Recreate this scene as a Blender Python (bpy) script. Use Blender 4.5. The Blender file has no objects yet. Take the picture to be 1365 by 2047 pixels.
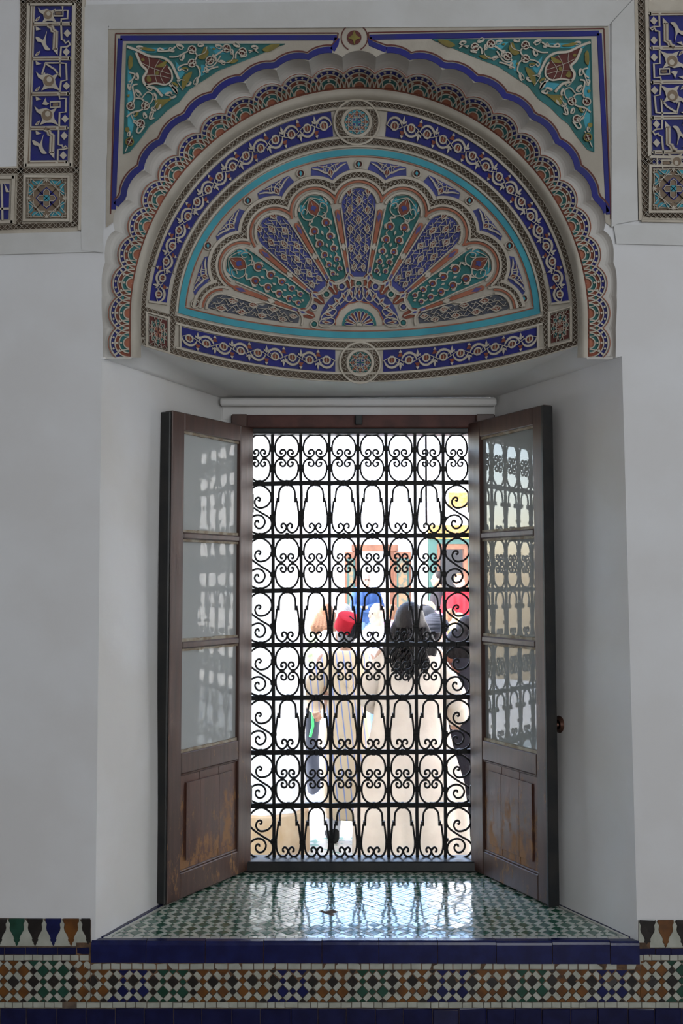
import bpy, bmesh, math, random
from mathutils import Vector, Matrix
from mathutils.geometry import tessellate_polygon
random.seed(7)
PI = math.pi
SC = bpy.context.scene
COL = SC.collection

# ------------------------------------------------------------------ camera
F = 2000.0                      # focal length in pixels of the 1365 x 2047 frame
TH = math.atan(131.5 / F)       # camera looks slightly upwards
CT, ST = math.cos(TH), math.sin(TH)
cam_d = bpy.data.cameras.new('camera'); cam = bpy.data.objects.new('camera', cam_d); COL.objects.link(cam)
cam.location = (0, 0, 0); cam.rotation_euler = (PI / 2 + TH, 0, 0)
cam_d.sensor_width = 36.0; cam_d.lens = 36.0 * F / 2047.0; cam_d.clip_start = 0.05; cam_d.clip_end = 300
SC.camera = cam

# ------------------------------------------------------------------ light
W = bpy.data.worlds.new('world'); SC.world = W; W.use_nodes = True
nt = W.node_tree; nt.nodes.clear()
sky = nt.nodes.new('ShaderNodeTexSky'); sky.sky_type = 'NISHITA'; sky.sun_disc = False
sky.sun_elevation = math.radians(46); sky.sun_rotation = math.radians(264); sky.air_density = 1.0; sky.dust_density = 1.5
bgn = nt.nodes.new('ShaderNodeBackground'); bgn.inputs[1].default_value = 1.75
wo = nt.nodes.new('ShaderNodeOutputWorld')
nt.links.new(sky.outputs[0], bgn.inputs[0]); nt.links.new(bgn.outputs[0], wo.inputs[0])
sun_d = bpy.data.lights.new('sun', 'SUN'); sun_d.energy = 24; sun_d.angle = math.radians(1.0); sun_d.color = (1, 0.95, 0.87)
sun = bpy.data.objects.new('sun', sun_d); COL.objects.link(sun); sun.location = (-12, -2, 20)
sun.rotation_euler = Vector((0.92, 0.10, -0.95)).to_track_quat('-Z', 'Y').to_euler()
def area(name, loc, aim, sx, sy, e, color):     # added fill lamps inside the closed room, brightening the wall and jambs
    d = bpy.data.lights.new(name, 'AREA'); d.shape = 'RECTANGLE'; d.size = sx; d.size_y = sy; d.energy = e; d.color = color
    o = bpy.data.objects.new(name, d); COL.objects.link(o); o.location = loc
    o.rotation_euler = (Vector(aim) - Vector(loc)).to_track_quat('-Z', 'Y').to_euler()
area('room_fill_back', (1.6, -3.55, 0.25), (0.0, 3.0, 0.2), 2.2, 2.8, 82, (0.94, 0.97, 1.0))
area('room_fill_right', (2.85, -0.6, 0.9), (-1.0, 2.2, 0.3), 1.3, 1.9, 46, (0.94, 0.97, 1.0))
SC.view_settings.view_transform = 'Standard'; SC.view_settings.look = 'None'
SC.view_settings.exposure = 0.0; SC.view_settings.gamma = 1.0; SC.view_settings.use_curve_mapping = False
SC.cycles.max_bounces = 8; SC.cycles.diffuse_bounces = 4; SC.cycles.transparent_max_bounces = 12
SC.cycles.sample_clamp_indirect = 6.0; SC.cycles.caustics_reflective = False; SC.cycles.caustics_refractive = False

# ------------------------------------------------------------------ helpers
D = 3.10                        # distance of the wall face; measures taken on the photograph become places on it
def U(px, py, Y):
    v = (1023.5 - py) / F; t = Y / (CT - ST * v)
    return Vector(((px - 682.5) / F * t, Y, (ST + CT * v) * t))
def UZ(px, py, Z):              # the same on a level surface of height Z
    v = (1023.5 - py) / F; t = Z / (ST + CT * v)
    return Vector(((px - 682.5) / F * t, (CT - ST * v) * t, Z))

def mat(name, c, rough=0.75, c2=None, scale=8.0, bump=0.0, bscale=60.0, spec=0.4, metal=0.0, lo=0.4, hi=0.6, obj=True, coat=0.0, stretch=None):
    m = bpy.data.materials.new(name); m.use_nodes = True; t = m.node_tree; n = t.nodes; l = t.links
    b = n['Principled BSDF']; b.inputs['Roughness'].default_value = rough; b.inputs['Metallic'].default_value = metal
    b.inputs['Specular IOR Level'].default_value = spec; b.inputs['Coat Weight'].default_value = coat
    b.inputs['Base Color'].default_value = (*c, 1)
    if c2 is not None or bump > 0:
        g = n.new('ShaderNodeTexCoord'); src = g.outputs['Object']
        if not obj:
            src = n.new('ShaderNodeNewGeometry').outputs['Position']
        if stretch:
            mp = n.new('ShaderNodeMapping'); mp.inputs['Scale'].default_value = stretch; l.new(src, mp.inputs[0]); src = mp.outputs[0]
    if c2 is not None:
        z = n.new('ShaderNodeTexNoise'); z.inputs['Scale'].default_value = scale; z.inputs['Detail'].default_value = 6; l.new(src, z.inputs['Vector'])
        r = n.new('ShaderNodeValToRGB'); r.color_ramp.elements[0].position = lo; r.color_ramp.elements[1].position = hi
        r.color_ramp.elements[0].color = (*c, 1); r.color_ramp.elements[1].color = (*c2, 1)
        l.new(z.outputs['Fac'], r.inputs[0]); l.new(r.outputs[0], b.inputs['Base Color'])
    if bump > 0:
        z2 = n.new('ShaderNodeTexNoise'); z2.inputs['Scale'].default_value = bscale; z2.inputs['Detail'].default_value = 5; l.new(src, z2.inputs['Vector'])
        bp = n.new('ShaderNodeBump'); bp.inputs['Strength'].default_value = bump; bp.inputs['Distance'].default_value = 0.004
        l.new(z2.outputs['Fac'], bp.inputs['Height']); l.new(bp.outputs[0], b.inputs['Normal'])
    return m

M = {}
M['wall'] = mat('white_limewash', (0.70, 0.71, 0.725), 0.85, (0.66, 0.66, 0.665), 3.0, 0.35, 9.0, obj=False)
M['jamb'] = mat('white_jamb_paint', (0.74, 0.745, 0.75), 0.8, (0.68, 0.67, 0.65), 2.2, 0.45, 11.0, obj=False)
M['strip'] = mat('white_border_paint', (0.60, 0.605, 0.60), 0.85, (0.55, 0.55, 0.535), 5.0, 0.25, 30.0, obj=False)
M['cream'] = mat('carved_plaster', (0.53, 0.485, 0.41), 0.85, (0.45, 0.405, 0.335), 9.0, 0.3, 120.0, obj=False)
M['cream2'] = mat('smooth_plaster', (0.50, 0.465, 0.40), 0.85, (0.42, 0.385, 0.325), 6.0, 0.3, 60.0, obj=False)
M['cream3'] = mat('corner_panel_plaster', (0.44, 0.405, 0.345), 0.85, (0.37, 0.335, 0.28), 7.0, 0.3, 80.0, obj=False)
M['flute'] = mat('white_fluted_plaster', (0.56, 0.55, 0.52), 0.85, (0.50, 0.48, 0.45), 6.0, 0.25, 50.0, obj=False)
M['pit_shade'] = mat('shade_lattice_ground', (0.15, 0.115, 0.085), 0.95, (0.10, 0.075, 0.055), 20.0, obj=False)  # dark brown puts the shade of deep lattice openings into the colour
M['taupe'] = mat('taupe_paint', (0.24, 0.18, 0.125), 0.85, (0.19, 0.14, 0.10), 20.0, obj=False)
M['blue'] = mat('ultramarine_paint', (0.021, 0.023, 0.19), 0.75, (0.026, 0.03, 0.15), 14.0, obj=False)
M['iblue'] = mat('violet_blue_paint', (0.065, 0.075, 0.27), 0.75, (0.05, 0.06, 0.20), 20.0, obj=False)
M['slate'] = mat('slate_paint', (0.075, 0.085, 0.12), 0.8, (0.10, 0.105, 0.12), 20.0, obj=False)
M['turq'] = mat('turquoise_paint', (0.065, 0.35, 0.43), 0.75, (0.055, 0.28, 0.36), 7.0, obj=False)
M['teal'] = mat('teal_paint', (0.030, 0.125, 0.12), 0.8, (0.045, 0.20, 0.215), 9.0, obj=False, lo=0.45, hi=0.7)
M['dteal'] = mat('deep_green_paint', (0.03, 0.13, 0.12), 0.8, (0.04, 0.19, 0.20), 14.0, obj=False)
M['red'] = mat('brick_red_paint', (0.25, 0.075, 0.045), 0.8, (0.19, 0.06, 0.04), 20.0, obj=False)
M['salmon'] = mat('salmon_paint', (0.38, 0.145, 0.09), 0.8, (0.32, 0.11, 0.065), 14.0, obj=False)
M['maroon'] = mat('maroon_paint', (0.115, 0.035, 0.03), 0.8, obj=False)
M['gold'] = mat('ochre_gold_paint', (0.23, 0.19, 0.045), 0.75, (0.17, 0.14, 0.04), 20.0, obj=False)
M['purple'] = mat('violet_paint', (0.10, 0.09, 0.24), 0.8, obj=False)
M['iron'] = mat('black_wrought_iron', (0.006, 0.006, 0.007), 0.5, (0.009, 0.009, 0.009), 40.0, 0.4, 90.0, spec=0.2)
M['black'] = mat('black_gloss_paint', (0.011, 0.012, 0.013), 0.4, (0.02, 0.019, 0.018), 12.0, 0.2, 30.0)
M['putty'] = mat('old_putty', (0.40, 0.36, 0.29), 0.9, (0.25, 0.20, 0.14), 30.0, 0.8, 60.0)

class R:
    """Relief carver: 2-D strokes and patches with real height, laid on a surface by the mapper mp(x, y, height)."""
    def __init__(s, mp): s.mp = mp; s.v = []; s.f = []; s.m = []; s.ms = []
    def mi(s, m):
        m = M[m] if isinstance(m, str) else m
        if m not in s.ms: s.ms.append(m)
        return s.ms.index(m)
    def add(s, p, h): s.v.append(s.mp(p[0], p[1], h)); return len(s.v) - 1
    def face(s, idx, k): s.f.append(idx); s.m.append(k)
    def rib(s, pts, w, h0, h1, m, closed=False, bev=0.72):
        n = len(pts)
        if n < 2: return
        k = s.mi(m); rows = []
        for i in range(n):
            a = pts[i - 1] if (i > 0 or closed) else pts[0]
            b = pts[(i + 1) % n] if (i < n - 1 or closed) else pts[-1]
            dx, dy = b[0] - a[0], b[1] - a[1]; L = math.hypot(dx, dy) or 1e-6
            nx, ny = -dy / L, dx / L; ww = (w[i] if isinstance(w, (list, tuple)) else w) / 2; x, y = pts[i]
            rows.append((s.add((x + nx * ww, y + ny * ww), h0), s.add((x + nx * ww * bev, y + ny * ww * bev), h1),
                         s.add((x - nx * ww * bev, y - ny * ww * bev), h1), s.add((x - nx * ww, y - ny * ww), h0)))
        for i in range(n if closed else n - 1):
            a, b = rows[i], rows[(i + 1) % n]
            for j in range(3): s.face((a[j], a[j + 1], b[j + 1], b[j]), k)
        if not closed:
            s.face(rows[0], k); s.face(rows[-1][::-1], k)
    def poly(s, pts, h, m, h0=None):
        k = s.mi(m); top = [s.add(p, h) for p in pts]
        s.face(tuple(top), k)
        if h0 is not None:
            bot = [s.add(p, h0) for p in pts]; n = len(pts)
            for i in range(n): s.face((top[i], top[(i + 1) % n], bot[(i + 1) % n], bot[i]), k)
    def tess(s, loops, h, m, h0=None):
        k = s.mi(m); flat = [p for lp in loops for p in lp]
        idx = [s.add(p, h) for p in flat]
        for t in tessellate_polygon([[Vector((p[0], p[1], 0)) for p in lp] for lp in loops]): s.face(tuple(idx[i] for i in t), k)
        if h0 is not None:
            o = 0
            for lp in loops:
                n = len(lp); bot = [s.add(p, h0) for p in lp]
                for i in range(n): s.face((idx[o + i], idx[o + (i + 1) % n], bot[(i + 1) % n], bot[i]), k)
                o += n
    def strip(s, A, B, h, m, hb=None):
        k = s.mi(m); hb = h if hb is None else hb
        a = [s.add(p, h) for p in A]; b = [s.add(p, hb) for p in B]
        for i in range(len(A) - 1): s.face((a[i], a[i + 1], b[i + 1], b[i]), k)
    def polar(s, fn, r0, r1, t0, t1, h, m, nr=4, nt=24):
        prev = None
        for j in range(nr + 1):
            row = [fn(t0 + (t1 - t0) * i / nt, r0 + (r1 - r0) * j / nr) for i in range(nt + 1)]
            if prev: s.strip(prev, row, h, m)
            prev = row
    def dome(s, c, r, h0, h1, m, n=10):
        k = s.mi(m)
        a = [s.add((c[0] + r * math.cos(2 * PI * i / n), c[1] + r * math.sin(2 * PI * i / n)), h0) for i in range(n)]
        b = [s.add((c[0] + .6 * r * math.cos(2 * PI * i / n), c[1] + .6 * r * math.sin(2 * PI * i / n)), h1) for i in range(n)]
        for i in range(n): s.face((a[i], a[(i + 1) % n], b[(i + 1) % n], b[i]), k)
        s.face(tuple(b), k)
    def lattice(s, path, w, h, per=None, m='cream', t=1.15, frame=0.0):
        """strip painted dark as deep shade under two crossing zigzag bars"""
        n = len(path); A = []; B = []; L = [0]
        for i in range(n):
            a = path[max(i - 1, 0)]; b = path[min(i + 1, n - 1)]
            dx, dy = b[0] - a[0], b[1] - a[1]; l = math.hypot(dx, dy) or 1e-6
            A.append((path[i][0] - dy / l * w / 2, path[i][1] + dx / l * w / 2)); B.append((path[i][0] + dy / l * w / 2, path[i][1] - dx / l * w / 2))
            if i: L.append(L[-1] + math.hypot(path[i][0] - path[i - 1][0], path[i][1] - path[i - 1][1]))
        s.strip(A, B, 0.0015, 'pit_shade')
        per = per or w * 1.05; cnt = max(2, int(round(L[-1] / per)))
        def at(u, v):
            u = min(max(u, 0), L[-1]); j = 0
            while j < n - 2 and L[j + 1] < u: j += 1
            q = (u - L[j]) / ((L[j + 1] - L[j]) or 1e-6)
            return (A[j][0] * (1 - q) + A[j + 1][0] * q) * v + (B[j][0] * (1 - q) + B[j + 1][0] * q) * (1 - v), (A[j][1] * (1 - q) + A[j + 1][1] * q) * v + (B[j][1] * (1 - q) + B[j + 1][1] * q) * (1 - v)
        for ph in (0, 1):
            pts = [at(L[-1] * i / cnt, (i + ph) % 2) for i in range(cnt + 1)]
            if ph == 0 or True: s.rib(pts, t, 0.002, h, m, bev=0.6)
    def build(s, name, parent=None, smooth=False, mesh_only=False):
        me = bpy.data.meshes.new(name); me.from_pydata([tuple(p) for p in s.v], [], s.f); me.validate()
        for m in s.ms: me.materials.append(m)
        if len(me.polygons) == len(s.m): me.polygons.foreach_set('material_index', s.m)
        if smooth: me.polygons.foreach_set('use_smooth', [True] * len(me.polygons))
        me.update()
        if mesh_only: return me
        return link(name, me, parent)

def link(name, me, parent=None):
    o = bpy.data.objects.new(name, me); COL.objects.link(o)
    if parent: o.parent = parent
    return o
def tag(o, label=None, cat=None, group=None, kind=None):
    if label: o['label'] = label
    if cat: o['category'] = cat
    if group: o['group'] = group
    if kind: o['kind'] = kind
    return o
def thing(name, label, cat, loc=(0, 0, 0), rz=0.0, group=None):
    o = bpy.data.objects.new(name, None); COL.objects.link(o); o.location = loc; o.rotation_euler = (0, 0, rz); o.empty_display_size = 0.1
    bpy.context.view_layer.update()
    return tag(o, label, cat, group)

class B:
    """solid builder in metres: boxes, prisms, tubes, lathes"""
    def __init__(s): s.v = []; s.f = []; s.m = []; s.ms = []; s.k = 0
    def use(s, m):
        m = M[m] if isinstance(m, str) else m
        if m not in s.ms: s.ms.append(m)
        s.k = s.ms.index(m); return s
    def add(s, vs, fs):
        o = len(s.v); s.v += [tuple(v) for v in vs]
        for f in fs: s.f.append(tuple(i + o for i in f)); s.m.append(s.k)
    def hexa(s, c8): s.add(c8, [(0, 3, 2, 1), (4, 5, 6, 7), (0, 1, 5, 4), (1, 2, 6, 5), (2, 3, 7, 6), (3, 0, 4, 7)])
    def box(s, x0, x1, y0, y1, z0, z1, bev=0.0):
        if bev <= 0:
            s.hexa([(x0, y0, z0), (x1, y0, z0), (x1, y1, z0), (x0, y1, z0), (x0, y0, z1), (x1, y0, z1), (x1, y1, z1), (x0, y1, z1)]); return
        bm = bmesh.new(); bmesh.ops.create_cube(bm, size=1)
        for v in bm.verts: v.co = ((x0 + x1) / 2 + v.co.x * (x1 - x0), (y0 + y1) / 2 + v.co.y * (y1 - y0), (z0 + z1) / 2 + v.co.z * (z1 - z0))
        bmesh.ops.bevel(bm, geom=bm.edges[:], offset=bev, segments=1, affect='EDGES')
        bm.verts.index_update(); s.add([v.co.copy() for v in bm.verts], [[v.index for v in f.verts] for f in bm.faces]); bm.free()
    def prism(s, poly, y0, y1):          # outline in x,z extruded along y
        n = len(poly); vs = [(p[0], y0, p[1]) for p in poly] + [(p[0], y1, p[1]) for p in poly]
        s.add(vs, [tuple(range(n))[::-1], tuple(range(n, 2 * n))] + [(i, (i + 1) % n, n + (i + 1) % n, n + i) for i in range(n)])
    def lathe(s, prof, cx=0, cy=0, n=24, squash=1.0):
        vs = []; fs = []
        for r, z in prof: vs += [(cx + r * math.cos(2 * PI * i / n), cy + squash * r * math.sin(2 * PI * i / n), z) for i in range(n)]
        for j in range(len(prof) - 1):
            for i in range(n): fs.append((j * n + i, j * n + (i + 1) % n, (j + 1) * n + (i + 1) % n, (j + 1) * n + i))
        fs.append(tuple(range(n))[::-1]); fs.append(tuple(range((len(prof) - 1) * n, len(prof) * n)))
        s.add(vs, fs)
    def bar(s, pts, w, d, n='xz'):       # flat bar swept along pts (x,z) at y=0, width w in the plane, depth d
        k = len(pts); vs = []
        for i in range(k):
            a = pts[max(i - 1, 0)]; b = pts[min(i + 1, k - 1)]; dx, dz = b[0] - a[0], b[1] - a[1]; L = math.hypot(dx, dz) or 1e-6
            nx, nz = -dz / L * w / 2, dx / L * w / 2; x, z = pts[i]
            vs += [(x + nx, -d / 2, z + nz), (x + nx, d / 2, z + nz), (x - nx, d / 2, z - nz), (x - nx, -d / 2, z - nz)]
        fs = [(0, 1, 2, 3), ((k - 1) * 4 + 3, (k - 1) * 4 + 2, (k - 1) * 4 + 1, (k - 1) * 4)]
        for i in range(k - 1):
            for j in range(4): fs.append((i * 4 + j, (i + 1) * 4 + j, (i + 1) * 4 + (j + 1) % 4, i * 4 + (j + 1) % 4))
        s.add(vs, fs)
    def tube(s, pts, rad, n=8):          # round tube through 3-D points, rad a number or list
        vs = []; k = len(pts); P = [Vector(p) for p in pts]
        up = Vector((0.13, 0.21, 0.97))
        for i in range(k):
            d = (P[min(i + 1, k - 1)] - P[max(i - 1, 0)]).normalized()
            a = d.cross(up); a = a.normalized() if a.length > 1e-4 else Vector((1, 0, 0)); b = d.cross(a).normalized()
            r = rad[i] if isinstance(rad, (list, tuple)) else rad
            vs += [P[i] + (a * math.cos(2 * PI * j / n) + b * math.sin(2 * PI * j / n)) * r for j in range(n)]
        fs = [tuple(range(n)), tuple(range((k - 1) * n, k * n))[::-1]]
        for i in range(k - 1):
            for j in range(n): fs.append((i * n + j, i * n + (j + 1) % n, (i + 1) * n + (j + 1) % n, (i + 1) * n + j))
        s.add(vs, fs)
    def rings(s, rr, n=28, cap=True):    # rr: list of functions/lists of n points each
        vs = []; fs = []
        for r in rr: vs += r
        for j in range(len(rr) - 1):
            for i in range(n): fs.append((j * n + i, j * n + (i + 1) % n, (j + 1) * n + (i + 1) % n, (j + 1) * n + i))
        if cap: fs.append(tuple(range(n))[::-1]); fs.append(tuple(range((len(rr) - 1) * n, len(rr) * n)))
        s.add(vs, fs)
    def mesh(s, name, smooth=False):
        me = bpy.data.meshes.new(name); me.from_pydata(s.v, [], s.f)
        for m in s.ms: me.materials.append(m)
        me.polygons.foreach_set('material_index', s.m)
        if smooth: me.polygons.foreach_set('use_smooth', [True] * len(me.polygons))
        me.update(); return me
    def build(s, name, parent=None, smooth=False): return link(name, s.mesh(name, smooth), parent)

def arc(cx, cy, r, a0, a1, n, ry=None):
    ry = r if ry is None else ry
    return [(cx + r * math.cos(math.radians(a0 + (a1 - a0) * i / (n - 1))), cy + ry * math.sin(math.radians(a0 + (a1 - a0) * i / (n - 1)))) for i in range(n)]
def cat(P, k=6, closed=False):           # Catmull-Rom through points
    n = len(P); out = []
    for i in range(n if closed else n - 1):
        g = lambda j: P[j % n] if closed else P[min(max(j, 0), n - 1)]
        p0, p1, p2, p3 = g(i - 1), g(i), g(i + 1), g(i + 2)
        for q in range(k):
            t = q / k
            out.append(tuple(0.5 * (2 * b + (c - a) * t + (2 * a - 5 * b + 4 * c - d) * t * t + (3 * b - a - 3 * c + d) * t ** 3) for a, b, c, d in zip(p0, p1, p2, p3)))
    if not closed: out.append(tuple(P[-1]))
    return out
def clip(poly, x0, x1, y0, y1):          # Sutherland-Hodgman against a rectangle
    for ax, lim, sg in ((0, x0, 1), (0, x1, -1), (1, y0, 1), (1, y1, -1)):
        out = []; n = len(poly)
        for i in range(n):
            a, b = poly[i], poly[(i + 1) % n]; da, db = (a[ax] - lim) * sg, (b[ax] - lim) * sg
            if da >= 0: out.append(a)
            if (da >= 0) != (db >= 0):
                t = da / (da - db); out.append((a[0] + (b[0] - a[0]) * t, a[1] + (b[1] - a[1]) * t))
        poly = out
        if len(poly) < 3: return []
    return poly
def parea(p): return abs(sum(p[i][0] * p[(i + 1) % len(p)][1] - p[(i + 1) % len(p)][0] * p[i][1] for i in range(len(p)))) / 2
def shrink(p, g):
    cx = sum(q[0] for q in p) / len(p); cy = sum(q[1] for q in p) / len(p); out = []
    for x, y in p:
        d = math.hypot(x - cx, y - cy) or 1e-6; k = max(0.3, 1 - g / d); out.append((cx + (x - cx) * k, cy + (y - cy) * k))
    return out
def WALL(x, y, h): return U(x, y, D - h)
# ------------------------------------------------------------------ niche geometry
CX, CY = 718.0, 640.0
def ell(a, b, th): return (CX + a * math.sin(th), CY - b * math.cos(th))      # th from the crown, positive to the right
def tdepth(px, py):             # depth of the hollow tympanum along the sight of a measured point
    v = (1023.5 - py) / F; t1 = 1 / (CT - ST * v); kx = (px - 682.5) / F * t1; kz = (ST + CT * v) * t1
    Y = 3.4
    for _ in range(7):
        s = (kx * Y - 0.066) / 0.694; q = min(max((kz * Y - 0.69) / 0.75, -0.1), 1.1)
        Y = 3.16 + (0.36 - 0.13 * q) * max(0.0, 1 - s * s) if abs(s) < 1 else 3.16
    return Y
def TYMP(x, y, h): return U(x, y, tdepth(x, y) - h)
RA, RB = 457.0, 463.0
_rt = []; _L = 0.0; _pp = ell(RA, RB, 0)
for _i in range(361):
    _th = PI / 2 * _i / 360; _p = ell(RA, RB, _th); _L += math.hypot(_p[0] - _pp[0], _p[1] - _pp[1]); _pp = _p
    _rt.append((_L, _th))
QL = _rt[-1][0]
LOBE = (QL + 75) / 13.5
def ring(s, r):                 # arch soffit coordinates -> measured place: s along from the crown, r outwards
    sg = 1 if s >= 0 else -1; u = abs(s)
    if u >= QL: return (CX + sg * (RA + r), CY + (u - QL))
    lo, hi = 0, 360
    while hi - lo > 1:
        mid = (lo + hi) // 2
        if _rt[mid][0] < u: lo = mid
        else: hi = mid
    q = (u - _rt[lo][0]) / (_rt[hi][0] - _rt[lo][0] or 1); th = _rt[lo][1] + q * (_rt[hi][1] - _rt[lo][1])
    x, y = RA * math.sin(th), RB * math.cos(th); nx, ny = x / RA ** 2, y / RB ** 2; n = math.hypot(nx, ny)
    return (CX + sg * (x + nx / n * r), CY - (y + ny / n * r))
def flw(s): u = abs(s); q = min(max((u - 520) / 230, 0), 1); return 35 - 20 * q * q * (3 - 2 * q)
def rc(s):                      # scalloped outer edge of the coloured pattern
    d = ((s + LOBE / 2) % LOBE) - LOBE / 2; return 3 + math.sqrt(max(38.0 ** 2 - d * d, 0))
def rout(s):
    d = ((s + LOBE / 2) % LOBE) - LOBE / 2; e = min(max((abs(s) - 560) / 130, 0), 1); return 3 + math.sqrt(max(38.0 ** 2 - (d * (.93 - .73 * e)) ** 2, 0)) + flw(s)
def ringY(s, r):
    xi, yi = ring(s, 0); yi_ = tdepth(xi, min(yi, 712)) - 0.035; ro = rout(s)
    q = min(max(r / ro, -0.2), 1.0); return yi_ + (D - yi_) * q
def RING(s, r, h):
    x, y = ring(s, r); return U(x, y, ringY(s, r) - h)
def ybot(x, c, k=50.0): return c - k * ((x - 720) / 360) ** 2

# ------------------------------------------------------------------ room shell and the wall with its opening
S_END = QL + 75
def ss(a, b, step): n = max(2, int(abs(b - a) / step) + 1); return [a + (b - a) * i / (n - 1) for i in range(n)]
ring_out = [ring(s, rout(s)) for s in ss(-S_END, S_END, LOBE / 8)]
hole = [(190, 1905)] + [(203, 716)] + ring_out + [(1243, 712), (1275, 1908)]
def wp(x, z):                   # place on the wall face -> measured coordinates
    # inverse of U on the wall plane
    yc, zc = D, z
    d = CT * yc + ST * zc; u = -ST * yc + CT * zc
    return (682.5 + F * x / d, 1023.5 - F * u / d)
ZF, ZC, ZS = -1.62, 2.75, -1.093     # room floor, ceiling, window sill
r = R(WALL); o4 = [wp(-3, ZF), wp(-3, ZC), wp(3, ZC), wp(3, ZF)]
r.tess([o4, hole], 0.0, 'wall')
wall = r.build('wall_front'); tag(wall, 'white limewashed wall around the window niche', kind='structure')
b = B().use('wall'); b.box(-3.2, 3.2, -4.0, 3.96, ZC, ZC + 0.15); tag(b.build('ceiling'), kind='structure')
M['roomfloor'] = mat('worn_floor_tile', (0.28, 0.23, 0.19), 0.5, (0.36, 0.31, 0.26), 4.0)
b = B().use('roomfloor'); b.box(-3.2, 3.2, -4.0, 3.96, ZF - 0.15, ZF); tag(b.build('floor'), kind='structure')
b = B().use('wall'); b.box(-3.2, -3.0, -4.0, 3.1, ZF, ZC); tag(b.build('wall_left'), kind='structure')
b = B().use('wall'); b.box(3.0, 3.2, -4.0, 3.1, ZF, ZC); tag(b.build('wall_right'), kind='structure')
b = B().use('wall'); b.box(-3.2, 3.2, -4.2, -4.0, ZF, ZC); tag(b.build('wall_back'), kind='structure')
# outer face of the thick wall
XL, XR = -0.372, 0.528
r = R(lambda x, z, h: Vector((x, 3.96, z)))
r.tess([[(-14, -2.0), (-14, 3.4), (14, 3.4), (14, -2.0)], [(XL, ZS - 0.02), (XL, 0.585), (XR, 0.585), (XR, ZS - 0.02)]], 0, 'wall')
r.poly([(-14, 3.4), (14, 3.4), (14, 3.4), (-14, 3.4)][:3], 0, 'wall')
tag(r.build('wall_outer'), kind='structure')

# splayed jambs of the window niche, soffit and lintel band
def quadgrid(name, P, n, m, mt, par=None, wob=0.0):
    vs = []; fs = []
    for i in range(n + 1):
        for j in range(m + 1):
            a, c = i / n, j / m
            p = P[0] * (1 - a) * (1 - c) + P[1] * a * (1 - c) + P[2] * a * c + P[3] * (1 - a) * c
            e = wob * math.sin(7 * a + 3 * c) * math.sin(5 * c + 2 * a + 1) * min(1, 8 * a * (1 - a)) * min(1, 8 * c * (1 - c)) * 4
            vs.append((p.x, p.y + e, p.z))
    for i in range(n):
        for j in range(m): k = i * (m + 1) + j; fs.append((k, k + 1, k + m + 2, k + m + 1))
    me = bpy.data.meshes.new(name); me.from_pydata(vs, [], fs); me.materials.append(M[mt]); me.polygons.foreach_set('use_smooth', [True] * len(fs)); me.update()
    return link(name, me, par)
jl = quadgrid('wall_jamb_left', [U(190, 1905, D), U(443, 1745, 3.84), U(442, 796, 3.84), U(203, 716, D)], 12, 24, 'jamb', None, 0.006)
tag(jl, kind='structure')
jr = quadgrid('wall_jamb_right', [U(1275, 1908, D), U(966, 1745, 3.84), U(988, 794, 3.84), U(1243, 712, D)], 12, 24, 'jamb', None, 0.006)
tag(jr, kind='structure')
# the rounded white edge from the ring foot down to the jamb
r = R(TYMP)
xs = [264] + [284 + (1158 - 284) * i / 40 for i in range(41)] + [1176]
front = []
for x in xs:
    y = min(ybot(x, 762), 714) if (x < 290 or x > 1150) else ybot(x, 762)
    front.append(TYMP(x, y, 0.0))
front = [U(203, 716, D), U(232, 717, D + 0.02)] + front + [U(1212, 712, D + 0.02), U(1243, 712, D)]
nf = len(front); vs = []; fs = []
for i, p in enumerate(front):
    q = i / (nf - 1); e = U(442 + (988 - 442) * q, 796 - 2 * q, 3.84)
    for j in range(7):
        c = j / 6; w = p.lerp(e, c); vs.append((w.x, w.y, w.z))
for i in range(nf - 1):
    for j in range(6): fs.append((i * 7 + j, i * 7 + j + 1, i * 7 + j + 8, i * 7 + j + 7))
me = bpy.data.meshes.new('soffit'); me.from_pydata(vs, [], fs); me.materials.append(M['jamb']); me.polygons.foreach_set('use_smooth', [True] * len(fs)); me.update()
tag(link('wall_soffit', me), kind='structure')
b = B().use('jamb')
p0, p1 = U(440, 796, 3.80), U(992, 811, 3.80)
b.box(p0.x, p1.x, 3.79, 3.86, p1.z, p0.z, 0.006); lin = b.build('trim_lintel'); tag(lin, kind='structure')
b = B().use('jamb'); q0, q1 = U(445, 806, 3.84), U(990, 838, 3.84); b.box(q0.x, q1.x, 3.835, 3.95, q1.z, q0.z + 0.02)
tag(b.build('trim_head_plaster'), kind='structure')

# ------------------------------------------------------------------ raised white border strips on the wall
def slab(name, pts, h, m, par=None, h0=0.0005):
    r = R(WALL); r.poly(pts, h, m, h0); return r.build(name, par)
slab('border_strip', [(163, 14), (218, 14), (216, 60), (214, 300), (206, 470), (206, 505), (163, 500), (162, 462)], 0.009, 'strip', wall)
slab('border_strip', [(170, 9), (1268, -6), (1222, 44), (1215, 52), (216, 58), (218, 52), (172, 52)], 0.008, 'strip', wall)
slab('border_strip', [(1222, 46), (1268, -4), (1275, 440), (1232, 448), (1222, 455)], 0.009, 'strip', wall)
slab('border_strip', [(-40, 468), (205, 462), (207, 503), (-40, 510)], 0.007, 'strip', wall)
slab('border_strip', [(1226, 448), (1420, 452), (1420, 492), (1232, 487)], 0.007, 'strip', wall)

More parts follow.
